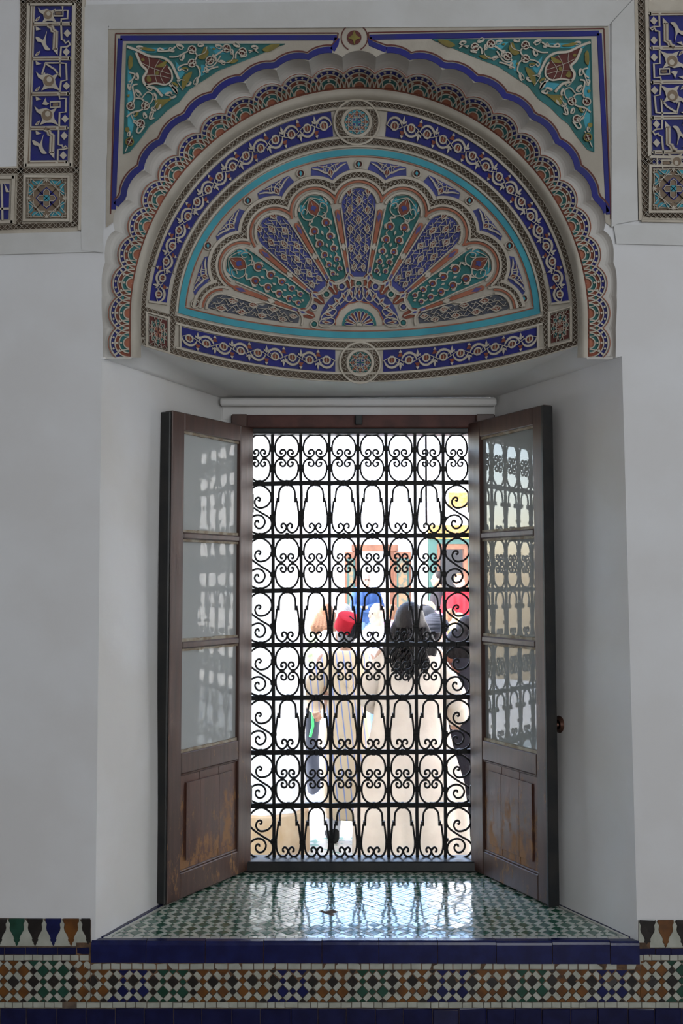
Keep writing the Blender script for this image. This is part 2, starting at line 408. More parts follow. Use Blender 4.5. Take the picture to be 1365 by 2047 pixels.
# ------------------------------------------------------------------ scalloped arch ring
arch = thing('scalloped_arch', 'horseshoe row of carved plaster scallops with blue, red and green cells framing the niche head', 'plaster arch', U(718, 300, D))
def reparent(o, p):
    o.parent = p; o.matrix_parent_inverse = p.matrix_world.inverted(); return o
for k in range(-13, 14):
    c = k * LOBE; r = R(lambda x, y, h, c=c: RING(c + x, y, h)); HW = LOBE / 2
    def sect(r0, r1, m, n=12):
        A = []; Bq = []
        for i in range(n + 1):
            t = PI * i / n; x0, x1 = r0 * math.cos(t), r1 * math.cos(t)
            def cl(x, rr):
                if abs(x) <= HW: return (x, 3 + rr * math.sin(t))
                q = HW * (1 if x > 0 else -1); return (q, 3 + min(rr * math.sin(t), math.sqrt(max(rr * rr - HW * HW, 0))) if rr > HW else 3 + rr * math.sin(t))
            A.append(cl(x0, r0)); Bq.append(cl(x1, r1))
        r.strip(A, Bq, 0.0015, m)
    r.strip([(-HW, -1), (HW, -1)], [(-HW, 4), (HW, 4)], 0.001, 'red')
    sect(0.5, 11, 'salmon', 10); sect(11, 20, 'teal'); sect(20, 29, 'red'); sect(29, 38, 'blue')
    # fill of the valleys between two scallops
    for sg in (-1, 1):
        for (q0, q1, mm) in ((2, 9, 'red'), (9, 15, 'red'), (15, 20, 'dteal'), (20, 26, 'red')):
            r.strip([(sg * HW, q0), (sg * (HW - 13 + q0 * .45), q0)], [(sg * HW, q1), (sg * (HW - 13 + q1 * .45), q1)], 0.002, mm)
    for rad, w in ((11, 2.7), (20, 2.7), (28.5, 2.7), (37.5, 2.9)):
        pts = [(rad * math.cos(PI * i / 20), 3 + rad * math.sin(PI * i / 20)) for i in range(21)]
        pts = [p for p in pts if p[1] <= rc(p[0]) + 0.5]
        if k in (-13, 13): pts = [p for p in pts if abs(c + p[0]) <= S_END]
        r.rib(pts, w, 0.0015, 0.0075, 'cream')
    for rad, w in ((46, 2.5),):     # arcs of the neighbours crossing low down
        for sg in (-1, 1):
            pts = [(sg * LOBE - sg * rad * math.cos(t), 3 + rad * math.sin(t)) for t in [math.radians(a) for a in range(0, 50, 8)]]
            pts = [p for p in pts if p[1] < rc(p[0])]
            r.rib(pts, w, 0.0015, 0.0065, 'cream')
    for i in range(5):
        t = PI * (i + 1) / 6
        for rad, n_ in ((33, 5), (24.5, 3), (15.8, 1)):
            tt = PI * (i + 1) / (n_ + 1) if i < n_ else None
            if rad == 33: tt = math.radians(50 + 20 * i)
            elif rad == 24.5 and i < 3: tt = math.radians(52 + 38 * i)
            elif rad == 15.8 and i < 1: tt = PI / 2
            else: continue
            x, y = rad * math.cos(tt), 3 + rad * math.sin(tt)
            r.poly([(x + 2.7, y), (x, y + 2.7), (x - 2.7, y), (x, y - 2.7)], 0.0068, 'cream', 0.0015)
    sc = reparent(r.build('scallop'), arch)
    # white flute above each scallop: a hollow channel
    r = R(lambda x, y, h, c=c: RING(c + x, y, h)); n = 10; rows = []
    for j in range(7):
        q = j / 6; row = []
        for i in range(n + 1):
            x = -HW + LOBE * i / n; a = rc(c + x); e = rout(c + x); row.append((x, a + (e - a) * q))
        rows.append((row, -0.016 * math.sin(PI * q) - 0.0 + (0.007 if q == 0 else 0)))
    for (A, ha), (Bq, hb) in zip(rows[:-1], rows[1:]): r.strip(A, Bq, ha, 'flute', hb)
    r.rib([(-HW + LOBE * i / n, rc(c - HW + LOBE * i / n) + 3.5) for i in range(n + 1)], 1.6, 0.0, 0.0045, 'salmon')
    reparent(r.build('flute', smooth=True), arch)
# plain stub at each foot of the ring
for sg in (-1, 1):
    r = R(lambda x, y, h, sg=sg: RING(sg * x, y, h))
    r.strip([(13.5 * LOBE - 2, -2), (13.5 * LOBE + 3, -2)], [(13.5 * LOBE - 2, 50), (13.5 * LOBE + 3, 50)], 0.007, 'flute', 0.002)
    reparent(r.build('ring_foot'), arch)
# smooth moulding between the scallops and the carved tympanum
r = R(lambda x, y, h: U(x, y, h)); rows = []
for j in range(7):
    q = j / 6; row = []
    for s in ss(-S_END, S_END, 12):
        p = ring(s, 0); e = (p[0] - CX, p[1] - CY)
        kx = 1 - (457 - 436) / 457 * q; ky = 1 - (463 - 439.5) / 463 * q
        x, y = CX + e[0] * kx, CY + (e[1] * ky if e[1] < 0 else e[1])
        ym = min(y, 712); row.append((x, y, tdepth(x, ym) - (0.036 * (1 - q) + 0.004) - 0.014 * math.sin(PI * q)))
    rows.append(row)
k = r.mi('cream2'); base = 0
for row in rows:
    for x, y, Y in row: r.v.append(U(x, y, Y))
nn = len(rows[0])
for j in range(6):
    for i in range(nn - 1): r.face((j * nn + i, j * nn + i + 1, (j + 1) * nn + i + 1, (j + 1) * nn + i), k)
reparent(r.build('smooth_moulding', smooth=True), arch)

# ------------------------------------------------------------------ spandrels: blue banded corner panels above the arch
sp = thing('spandrel_panel', 'plaster panel with two blue-banded turquoise corner carvings above the arch', 'plaster panel', U(718, 200, D))
r = R(WALL)
lft = [ring(s, rout(s)) for s in ss(-690, 690, LOBE / 8)]
lft = [p for p in lft if p[1] < 452]
r.tess([[(216, 57), (1216, 51), (1224, 455)] + lft[::-1] + [(212, 455)]], 0.004, 'cream3', 0.0)
reparent(r.build('plaster_ground'), sp)
def wavy(s, off): return ring(s, (rout(s) - 3 - flw(s)) * 0.75 + 10 + flw(s) + off)
for sg in (-1, 1):
    cr = R(WALL)
    X = (lambda x: x) if sg < 0 else (lambda x: 1434 - x)
    # outer blue band, frame of the corner
    if sg < 0: top = [(231, 67), (676, 66)]; vert = [(231, 67), (221, 428)]
    else: top = [(1207, 57), (736, 65)]; vert = [(1207, 57), (1221, 438)]
    smax = 640
    for (o, w, h, mt) in ((0, 3.0, 0.0065, 'maroon'), (9.5, 13.0, 0.006, 'blue')):
        tt = [(top[0][0] - sg * o, top[0][1] + o), (top[1][0] + sg * (o * .3), top[1][1] + o)]
        vv = [(vert[0][0] - sg * o, vert[0][1] + o), (vert[1][0] - sg * o * .55, vert[1][1] - o)]
        wv = [wavy(sg * s, 17.5 - o) for s in ss(46, smax, 7)]
        wv = [p for p in wv if p[1] < vv[1][1] and -sg * (p[0] - (vv[0][0] + (vv[1][0] - vv[0][0]) * (p[1] - vv[0][1]) / (vv[1][1] - vv[0][1]))) > (1.5 if mt == 'maroon' else 3)]
        lead = [tt[1]] + ([(tt[1][0] + sg * 4 * -1, tt[1][1] + 14)] if o == 0 else [])
        cr.rib(tt, w if mt == 'maroon' else 12.5, 0.003, h, mt); cr.rib(vv, w if mt == 'maroon' else 11.5, 0.003, h, mt)
        cr.rib(wv, w, 0.003, h, mt, bev=0.9); cr.rib([tt[1], (tt[1][0] - sg * -2, (tt[1][1] + wv[0][1]) / 2), wv[0]], w, 0.003, h, mt)
    reparent(cr.build('blue_band'), sp)
    # turquoise field
    cr = R(WALL)
    dy = -9 if sg > 0 else 0
    field = [(253, 88), (569.6, 88), (536, 101), (484.6, 122), (437, 140), (413, 156), (378, 178), (358, 203), (334, 220), (314, 240), (298, 252), (279, 279), (259, 303), (247, 308)]
    fp = [(X(x), y + dy * (1 - (y - 88) / 400)) for x, y in field]
    cr.tess([fp], 0.0046, 'teal')
    Q = lambda pts: [(X(180 + x / 2.528), 30 + y / 2.528 + dy) for x, y in pts]
    def st(pts, w, m='cream', h=0.012, k=5): cr.rib(cat(Q(pts), k), w * (1.3 if w > 1.3 else 1), 0.0046, h, m)
    def leaf(pts, m='gold', h=0.010): cr.poly(cat(Q(pts), 3, True), h, m, 0.0046)
    turq = [[(200, 170), (290, 165), (400, 165), (330, 190), (225, 190)], [(190, 250), (215, 330), (225, 420), (190, 450)], [(430, 230), (480, 290), (450, 330), (440, 290)], [(340, 370), (420, 360), (430, 390), (370, 400)], [(600, 160), (680, 160), (730, 190), (640, 200)], [(560, 250), (640, 260), (560, 310)], [(190, 480), (190, 560), (210, 600), (230, 520)]]
    for pth in turq: cr.poly(Q(pth), 0.0052, 'turq')
    # large palmette
    leaf([(232, 188), (300, 215), (350, 225), (392, 255), (410, 295), (398, 335), (360, 352), (310, 352), (276, 335), (272, 300), (290, 280), (256, 240)], 'maroon', 0.007)
    leaf([(330, 262), (365, 240), (388, 232), (372, 262)]); leaf([(285, 320), (296, 305), (312, 330), (292, 338)]); leaf([(330, 290), (342, 282), (348, 298), (334, 304)]); leaf([(258, 222), (270, 218), (275, 230), (262, 232)])
    st([(186, 160), (240, 180), (300, 208), (360, 214), (405, 240), (432, 290), (452, 335)], 4.6); st([(232, 190), (258, 250), (286, 282), (268, 320), (282, 355), (330, 372), (365, 412)], 4.6)
    st([(282, 356), (330, 345), (380, 352), (412, 330), (412, 290), (395, 262)], 3.2)
    for ln in ([(296, 215), (300, 250), (290, 282)], [(256, 240), (320, 270), (408, 300)], [(350, 226), (325, 280), (340, 350)], [(272, 305), (340, 305), (405, 320)], [(385, 250), (355, 300), (376, 350)]): st(ln, 1.2, h=0.0095)
    st([(400, 352), (425, 372), (440, 398)], 3.6); leaf([(412, 360), (438, 370), (443, 398), (420, 385)], 'cream', 0.012)
    # vines with rosettes
    for ln, w in (([(432, 160), (400, 180), (345, 182), (352, 168), (372, 178)], 3), ([(400, 212), (440, 210), (480, 190), (515, 175)], 2.6), ([(515, 178), (540, 205), (515, 243), (470, 252), (445, 268), (452, 282), (462, 270)], 2.6), ([(520, 245), (545, 262), (556, 300), (545, 318)], 2.8),
                  ([(540, 205), (580, 190), (590, 160)], 1.6), ([(605, 230), (640, 200), (690, 168)], 3.4), ([(605, 232), (585, 250), (600, 262), (630, 250), (660, 205)], 2.6), ([(690, 170), (725, 205), (700, 240), (640, 235)], 1.6), ([(735, 220), (740, 190), (770, 182), (790, 205), (760, 212)], 3.0), ([(800, 180), (830, 178), (850, 165)], 2.4), ([(805, 190), (830, 178), (850, 190)], 2.0),
                  ([(205, 460), (225, 420), (215, 360), (240, 350)], 3.0), ([(225, 420), (262, 425), (280, 458), (255, 482), (215, 492), (185, 515)], 3.0), ([(280, 460), (310, 440), (318, 405), (290, 390), (262, 420)], 2.2), ([(255, 550), (235, 585), (250, 595), (275, 560)], 3.0), ([(310, 520), (320, 490), (305, 500), (302, 525), (325, 520)], 2.6), ([(255, 548), (225, 540), (205, 500)], 1.6), ([(198, 290), (225, 300), (215, 325), (195, 340)], 2.8), ([(196, 380), (215, 330)], 2.0), ([(215, 610), (200, 640), (178, 690)], 1.8), ([(340, 440), (320, 470), (300, 500)], 1.4), ([(470, 380), (440, 330), (480, 330)], 1.4), ([(570, 290), (620, 268), (648, 262)], 3.0)):
        st(ln, w)
    for x, y, q in ((515, 175, 1), (515, 243, 1), (690, 168, 1), (605, 230, 1), (770, 185, 1), (280, 458, 1), (205, 460, 1), (255, 548, 1), (200, 640, 0)):
        c = Q([(x, y)])[0]
        cr.rib(arc(c[0], c[1], 7.6, 0, 330, 12), 3.0, 0.0046, 0.012, 'cream' if q else 'gold', closed=True); cr.poly(arc(c[0], c[1], 6.2, 0, 315, 8), 0.006, 'maroon')
        cr.rib([(c[0] - 5, c[1] - 3), (c[0] + 5, c[1] + 3)], 1.1, 0.0046, 0.009, 'cream'); cr.rib([(c[0] + 3, c[1] - 5), (c[0] - 3, c[1] + 5)], 1.1, 0.0046, 0.009, 'cream')
    for pth in ([(240, 155), (290, 165), (330, 175), (320, 182), (275, 178)], [(545, 215), (565, 190), (580, 160), (600, 190), (575, 225)], [(470, 315), (515, 285), (500, 330), (465, 380)], [(330, 430), (390, 425), (438, 405), (385, 445), (340, 480)], [(195, 215), (208, 205), (215, 255), (195, 275)], [(185, 405), (200, 400), (196, 416)], [(620, 165), (635, 170), (622, 176)], [(690, 235), (720, 225), (750, 228), (720, 245)], [(870, 175), (910, 150), (960, 150), (905, 185)], [(178, 570), (198, 570), (195, 590), (180, 588)], [(545, 268), (558, 262), (560, 275)]):
        leaf(pth)
    for (x, y, a, s_) in ((455, 155, 20, 1), (250, 160, 0, .8), (560, 155, 170, .8), (650, 155, 10, .9), (740, 155, 200, .9), (830, 158, 0, .8), (630, 215, 60, .9), (470, 215, 110, .9), (590, 275, 60, .8), (540, 335, 100, 1), (410, 180, 200, .8), (210, 225, 90, .7), (240, 310, 80, .9), (195, 365, 250, .8), (245, 390, 40, 1), (300, 365, 20, .9), (330, 410, 70, .9), (395, 395, -20, .9), (430, 350, 30, .9), (480, 270, 0, .8), (235, 500, 120, .9), (280, 505, 60, .8), (350, 465, 120, .8), (230, 545, 200, .7), (200, 600, 90, .7), (320, 480, 200, .7), (720, 185, 80, .7), (670, 235, 20, .8), (500, 350, 140, .8), (420, 415, 160, .8)):
        ca, sa = math.cos(math.radians(a)), math.sin(math.radians(a)); E = lambda u, v: (x + s_ * (u * ca - v * sa), y + s_ * (u * sa + v * ca))
        leaf([E(-22, 0), E(-8, -8), (E(12, -6)), E(24, 4), E(8, 3), E(-6, 6)], 'cream' if (x + y) % 3 else 'gold', .0105)
        st([E(-20, 4), E(-4, 14), E(12, 16), E(18, 8), E(10, 6)], 1.5, 'cream', .0098, 4)
    cr.rib(fp, 2.0, 0.0046, 0.007, 'dteal', closed=True)
    reparent(cr.build('corner_carving'), sp)
# little roundel at the crown
cr = R(WALL); c = (708, 75)
cr.poly(arc(c[0], c[1], 14.5, 0, 345, 24), 0.0065, 'maroon', 0.003)
cr.poly(cat([(708, 61), (712, 70), (720, 76), (711, 80), (708, 90), (705, 80), (696, 76), (704, 70)], 3, True), 0.009, 'gold', 0.005)
cr.rib(arc(c[0], c[1], 27, -62, 62, 10), 2.6, 0.003, 0.0065, 'maroon'); cr.rib(arc(c[0] + 1, c[1], 27, 118, 242, 10), 2.6, 0.003, 0.0065, 'maroon')
reparent(cr.build('crown_roundel'), sp)
# ------------------------------------------------------------------ carved tympanum of the niche
ty = thing('carved_tympanum', 'hollow carved plaster tympanum with a fan of nine petals above the barred window', 'plaster carving', U(718, 640, 3.5))
def part(rr, name, label=None, parent=None): o = reparent(rr.build(name), parent or ty); return tag(o, label) if label else o
def arch_pt(a, b, s):           # s from -1 (left foot) to 1 (right foot); the feet run straight down from the springing
    th = s * PI / 2 * 1.10
    if abs(th) <= PI / 2: return ell(a, b, th)
    e = (abs(th) - PI / 2) * 440; return (CX + (a if s > 0 else -a), CY + e)
def band(a0, b0, a1, b1, s0=-1, s1=1, n=90):
    S = [s0 + (s1 - s0) * i / n for i in range(n + 1)]
    return [arch_pt(a0, b0, s) for s in S], [arch_pt(a1, b1, s) for s in S]
def below(x, y, c): return min(y, ybot(x, c))
# ground: one curved sheet behind everything
r = R(TYMP); N = 60; rows = []
for j in range(15):
    q = j / 14; rows.append([])
    for i in range(N + 1):
        s = -1.02 + 2.04 * i / N; x, y = arch_pt(440, 442, s); yb = ybot(x, 764)
        xb = x; rows[-1].append((x, y + (yb - y) * q))
for A, Bq in zip(rows[:-1], rows[1:]): r.strip(A, Bq, -0.001, 'cream2')
part(r, 'plaster_ground')
# lattice borders round the arch
M1 = lambda a, b, s0=-1, s1=1, n=110: [arch_pt(a, b, s0 + (s1 - s0) * i / n) for i in range(n + 1)]
def cutb(P, c):                 # keep a stroke above the lower border line
    return [p for p in P if p[1] < ybot(p[0], c)]
r = R(TYMP)
lat = M1(432.5, 434, -1.1, 1.1, 150); lat = cutb(lat, 757); r.lattice(lat, 9.5, 0.0085)
r.rib(cutb(M1(438, 439.5, -1.1, 1.1), 757), 3, 0, 0.009, 'cream'); r.rib(cutb(M1(424, 424.5, -1.1, 1.1), 612), 6.5, 0, 0.009, 'cream')
part(r, 'lattice_border')
r = R(TYMP)
r.lattice(cutb(M1(373.5, 357.5, -1.1, 1.1, 150), 690), 10, 0.0085)
r.rib(cutb(M1(382.5, 366.5, -1.1, 1.1), 612), 6, 0, 0.009, 'cream'); r.rib(cutb(M1(365, 348, -1.1, 1.1), 676), 5.5, 0, 0.009, 'cream')
part(r, 'lattice_border')
# lower lattice strips
XR_ = lambda x0, x1, n=70: [x0 + (x1 - x0) * i / n for i in range(n + 1)]
r = R(TYMP)
r.lattice([(x, ybot(x, 690)) for x in XR_(290, 1146)], 10.5, 0.0085)
r.rib([(x, ybot(x, 681.5)) for x in XR_(353, 1083)], 4.5, 0, 0.009, 'cream'); r.rib([(x, ybot(x, 698)) for x in XR_(352, 1084)], 5.5, 0, 0.009, 'cream')
part(r, 'lattice_border')
r = R(TYMP)
r.lattice([(x, ybot(x, 755.5)) for x in XR_(284, 1152)], 11, 0.0085)
r.rib([(x, ybot(x, 746.5)) for x in XR_(352, 1084)], 5.5, 0, 0.009, 'cream'); r.rib([(x, ybot(x, 762.5)) for x in XR_(284, 1154)], 2.5, 0, 0.008, 'cream')
part(r, 'lattice_border')
for sg in (-1, 1):
    r = R(TYMP); x = CX + sg * 372; P = [(x + sg * (q * 3), ybot(x, 690) + 6 + q * 52) for q in (0, .25, .5, .75, 1)]
    r.lattice(P, 9.5, 0.0085); part(r, 'lattice_border')
# turquoise line
r = R(TYMP)
A, Bq = band(361.5, 342.5, 350, 330, -1, 1, 110)
A2 = [(x, below(x, y, 676)) for x, y in A]; B2 = [(x, below(x, y, 664)) for x, y in Bq]
r.strip(A2, B2, 0.004, 'turq')
P = [(x, ybot(x, 670)) for x in XR_(CX - 360, CX + 360)]
r.rib(P, 12.5, 0.0, 0.0045, 'turq', bev=0.97)
r.rib(cutb(M1(347.5, 327, -1.1, 1.1), 662), 1.8, 0, 0.0045, 'salmon'); r.rib([(x, ybot(x, 661.5)) for x in XR_(CX - 347, CX + 347)], 1.8, 0, 0.0045, 'salmon')
part(r, 'turquoise_line')
# blue arabesque bands
def arabesque(r, fn, L, half, per=33.0, flip=0):
    """fn(u, v): u along, v from -1 to 1 across (v = 1 on the outside)"""
    n = max(1, int(round(L / per))); per = L / n
    G = lambda u, v: fn(min(max(u, 0), L), v)
    U_ = [L * i / 60 for i in range(61)]
    r.strip([G(u, 1) for u in U_], [G(u, -1) for u in U_], 0.002, 'blue')
    kx = half / 20.0
    vine = [G(L * i / (n * 10), (-1) ** flip * -0.30 * math.sin(PI * (L * i / (n * 10)) / per)) for i in range(n * 10 + 1)]
    r.rib(vine, 1.7 * kx, 0.002, 0.0095, 'cream')
    for i in range(n):
        u = per * (i + .5); sg = (1 if i % 2 == 0 else -1) * (-1) ** flip
        c = G(u, -0.05 * sg)
        r.rib([G(u + 7 * kx * math.cos(t), -0.05 * sg + 0.34 * math.sin(t)) for t in [2 * PI * j / 10 for j in range(10)]], 3.8 * kx, 0.002, 0.0095, 'cream', closed=True)
        r.poly([G(u + 5 * kx * math.cos(t), -0.05 * sg + 0.24 * math.sin(t)) for t in [2 * PI * j / 8 for j in range(8)]], 0.0045, 'red')
        r.rib([G(u, -0.05 * sg - 0.2), G(u, -0.05 * sg + 0.2)], 1.3 * kx, 0.002, 0.008, 'cream')
        # horned crescent sheltering the rosette
        r.rib([G(u + 15.5 * kx * math.cos(t), -0.22 * sg + sg * 0.86 * math.sin(t)) for t in [math.radians(a) for a in range(10, 171, 16)]], [w_ * kx for w_ in (1.6, 3.0, 4.4, 5.2, 5.6, 5.6, 5.6, 5.2, 4.4, 3.0, 1.6)], 0.002, 0.0095, 'cream')
    for i in range(n + 1):
        u = per * i; sg = (1 if i % 2 == 0 else -1) * (-1) ** flip
        if 4 < u < L - 4:
            r.poly([G(u - 5.5 * kx, sg * .34), G(u + 5.5 * kx, sg * .34), G(u + 1, sg * .74), G(u - 1, sg * .74)], 0.006, 'red', 0.002)
            r.poly([G(u - 3.6 * kx, sg * .70), G(u + 3.6 * kx, sg * .70), G(u, sg * .97)], 0.009, 'cream', 0.002)
            v = -sg
            for dx, v0, v1 in ((-6, .25, .55), (6, .25, .55), (0, .45, .9)):
                a, b_ = G(u, v * .2), G(u + dx * kx, v * v1); m_ = G(u + dx * .5 * kx + 2.4 * kx, v * (v0 + .12)); m2 = G(u + dx * .5 * kx - 2.4 * kx, v * (v0 + .12))
                r.poly([a, m_, b_, m2], 0.009, 'cream', 0.002)
            r.rib([G(u - 9 * kx, v * .1), G(u, v * .6), G(u + 9 * kx, v * .1)], 1.2, 0.002, 0.007, 'cream')
def archband(s0, s1):
    P = [arch_pt(403, 396, s0 + (s1 - s0) * i / 200) for i in range(201)]; L = [0]
    for a, c in zip(P[:-1], P[1:]): L.append(L[-1] + math.hypot(a[0] - c[0], a[1] - c[1]))
    def fn(u, v):
        lo, hi = 0, 200
        while hi - lo > 1:
            mid = (lo + hi) // 2
            if L[mid] <= u: lo = mid
            else: hi = mid
        q = (u - L[lo]) / (L[hi] - L[lo] or 1); s = s0 + (s1 - s0) * (lo + q) / 200
        return arch_pt(403.5 + 17 * v, 395.5 + 25 * v, s)
    return fn, L[-1]
for sg in (-1, 1):
    fn, L = archband(sg * 0.078, sg * 0.858)
    r = R(TYMP); arabesque(r, fn, L, 20); e = [fn(L, v) for v in (-1.1, 1.1)]; r.rib(e, 5, 0, 0.009, 'cream')
    part(r, 'arabesque_band')
    x0, x1 = CX + sg * 48, CX + sg * 357
    def fb(u, v, x0=x0, sg=sg): x = x0 + sg * u; return (x, ybot(x, 722.5) - 22 * v * (1 - .10 * u / 310))
    r = R(TYMP); arabesque(r, fb, 309, 20, flip=1); r.rib([fb(309, -1.15), fb(309, 1.15)], 5, 0, 0.009, 'cream'); part(r, 'arabesque_band')

def star(r, cx, cy, R0, base, cols, sq=False, sx=1.0, sy=1.0, tilt=0.0, w=1.7, h=0.0085):
    P = lambda a, q: (cx + R0 * q * math.cos(math.radians(a)) * sx, cy + R0 * q * math.sin(math.radians(a)) * sy + tilt * math.cos(math.radians(a)) * R0 * q)
    c1, c2, c3 = cols
    if sq:
        K = 1.41
        r.poly([P(45 + 90 * i, K) for i in range(4)], base, c3)
    else: r.poly([P(i * 15, 1) for i in range(24)], base, c3)
    for i in range(8):
        a = i * 45
        r.poly([P(a, .42), P(a + 14, .66), P(a, .96), P(a - 14, .66)], base + .0012, c1)
        r.poly([P(a + 22.5, .40), P(a + 31, .7), P(a + 22.5, .98), P(a + 14, .7)], base + .0012, c2)
    for i in range(4): r.poly([P(i * 90 + 45, .02), P(i * 90 + 70, .30), P(i * 90 + 45, .52), P(i * 90 + 20, .30)], base + .002, 'iblue' if not sq else c2)
    for o in (0, 45): r.rib([P(o + 90 * i, .98 if not sq or o else 1.0) for i in range(4)], w, base, h, 'cream', closed=True)
    for o in (0, 45): r.rib([P(o + 90 * i, .55) for i in range(4)], w * .8, base, h * .9, 'cream', closed=True)
    for i in range(8): r.rib([P(i * 45 + 22.5, .40), P(i * 45 + 22.5, 1.0 if not sq else 1.12)], w * .8, base, h * .9, 'cream')
    for i in range(4): r.rib([P(i * 90 + 8, .5), P(i * 90 + 45, .16), P(i * 90 + 82, .5)], w * .7, base, h * .85, 'cream')
# medallions
for (cx, cy, k) in ((713, 244, 1.0), (720, 725, 0.9)):
    r = R(TYMP)
    r.polar(lambda t, q: (cx + q * math.cos(math.radians(t)), cy + q * math.sin(math.radians(t))), 18 * k, 47 * k, 0, 360, .0035, 'cream2', 4, 36)
    circ = arc(cx, cy, 37 * k, 0, 360, 37); r.mp = (lambda x, y, h: TYMP(x, y, h + 0.0035)); r.lattice(circ, 9.5 * k, 0.0075, per=10.5 * k)
    r.rib(arc(cx, cy, 45 * k, 0, 350, 36), 5 * k, 0.0, 0.0085, 'cream', closed=True); r.rib(arc(cx, cy, 28 * k, 0, 350, 36), 7.5 * k, 0.0, 0.0085, 'cream', closed=True)
    star(r, cx, cy, 24 * k, 0.002, ('salmon', 'iblue', 'turq' if k == 1 else 'dteal'))
    part(r, 'medallion')
# corner squares
for sg in (-1, 1):
    cx, cy = (316, 664) if sg < 0 else (1119, 653); r = R(TYMP); t = -sg * 0.28
    fr = [(cx - 22, cy - 34 - 22 * t), (cx + 22, cy - 34 + 22 * t), (cx + 22, cy + 34 + 22 * t), (cx - 22, cy + 34 - 22 * t)]
    r.rib(fr, 7, 0, 0.009, 'cream', closed=True)
    star(r, cx, cy, 22, 0.002, ('dteal', 'salmon', 'maroon'), sq=True, sx=.80, sy=1.28, tilt=t * .8)
    part(r, 'corner_square')

# ------------------------------------------------------------------ the fan
FX, FY = 717.0, 665.0
def pf(th, rho, x=0.0):         # th in degrees from the vertical
    k = 1 + .09 * (th / 80) ** 2; a = math.radians(th)
    return (FX + k * (rho * math.sin(a) + x * math.cos(a)), FY - k * (rho * math.cos(a) - x * math.sin(a)))
RS = {0: 1, 1: 1, 2: 1, 3: .93, 4: .74}
def yb(x): return ybot(x, 657)
def runs(P):
    out = []; cur = []
    for p in P:
        if p[1] < yb(p[0]) - 1: cur.append(p)
        elif len(cur) > 1: out.append(cur); cur = []
        else: cur = []
    if len(cur) > 1: out.append(cur)
    return out
def head(i, rad, phi):          # point on a circle round the head of petal i; phi from the outward axis
    th = 20 * i; a = math.radians(phi); return pf(th, 255 + rad * math.cos(a), rad * math.sin(a))
def phimax(rad):
    return 100 - math.degrees(math.acos(min(1, 44.3 / rad))) if rad > 44.3 else 100
def lobes(r, rad, w, h, m, lat=False, extra=0):
    for i in range(-4, 5):
        rr = rad * RS[abs(i)]; pm = phimax(rr) + extra
        pm = min(pm, 100); pml = pmr = pm
        if abs(i) == 3:         # reaches further towards its smaller neighbour
            if i > 0: pmr += 8
            else: pml += 8
        P = [head(i, rr, -pml + (pml + pmr) * q / 22) for q in range(23)]
        for run in runs(P):
            if lat: r.lattice(run, w, h, per=w * 1.0, t=1.5)
            else: r.rib(run, w, 0.0, h, m)
# white ground of the fan is the plaster; outer lobed strips
r = R(TYMP); lobes(r, 60.5, 9.5, 0.0085, 'cream', lat=True)
for i in range(-4, 4):          # little triangles in the notches, painted dark as shaded openings
    th = 20 * i + 10; r.poly([pf(th, 276), pf(th - 2.0, 294), pf(th + 2.0, 294)], 0.002, 'pit_shade')
part(r, 'lobed_lattice')
r = R(TYMP); lobes(r, 69, 8, 0.0095, 'cream'); lobes(r, 53.3, 6, 0.0095, 'cream'); part(r, 'lobed_ridge')
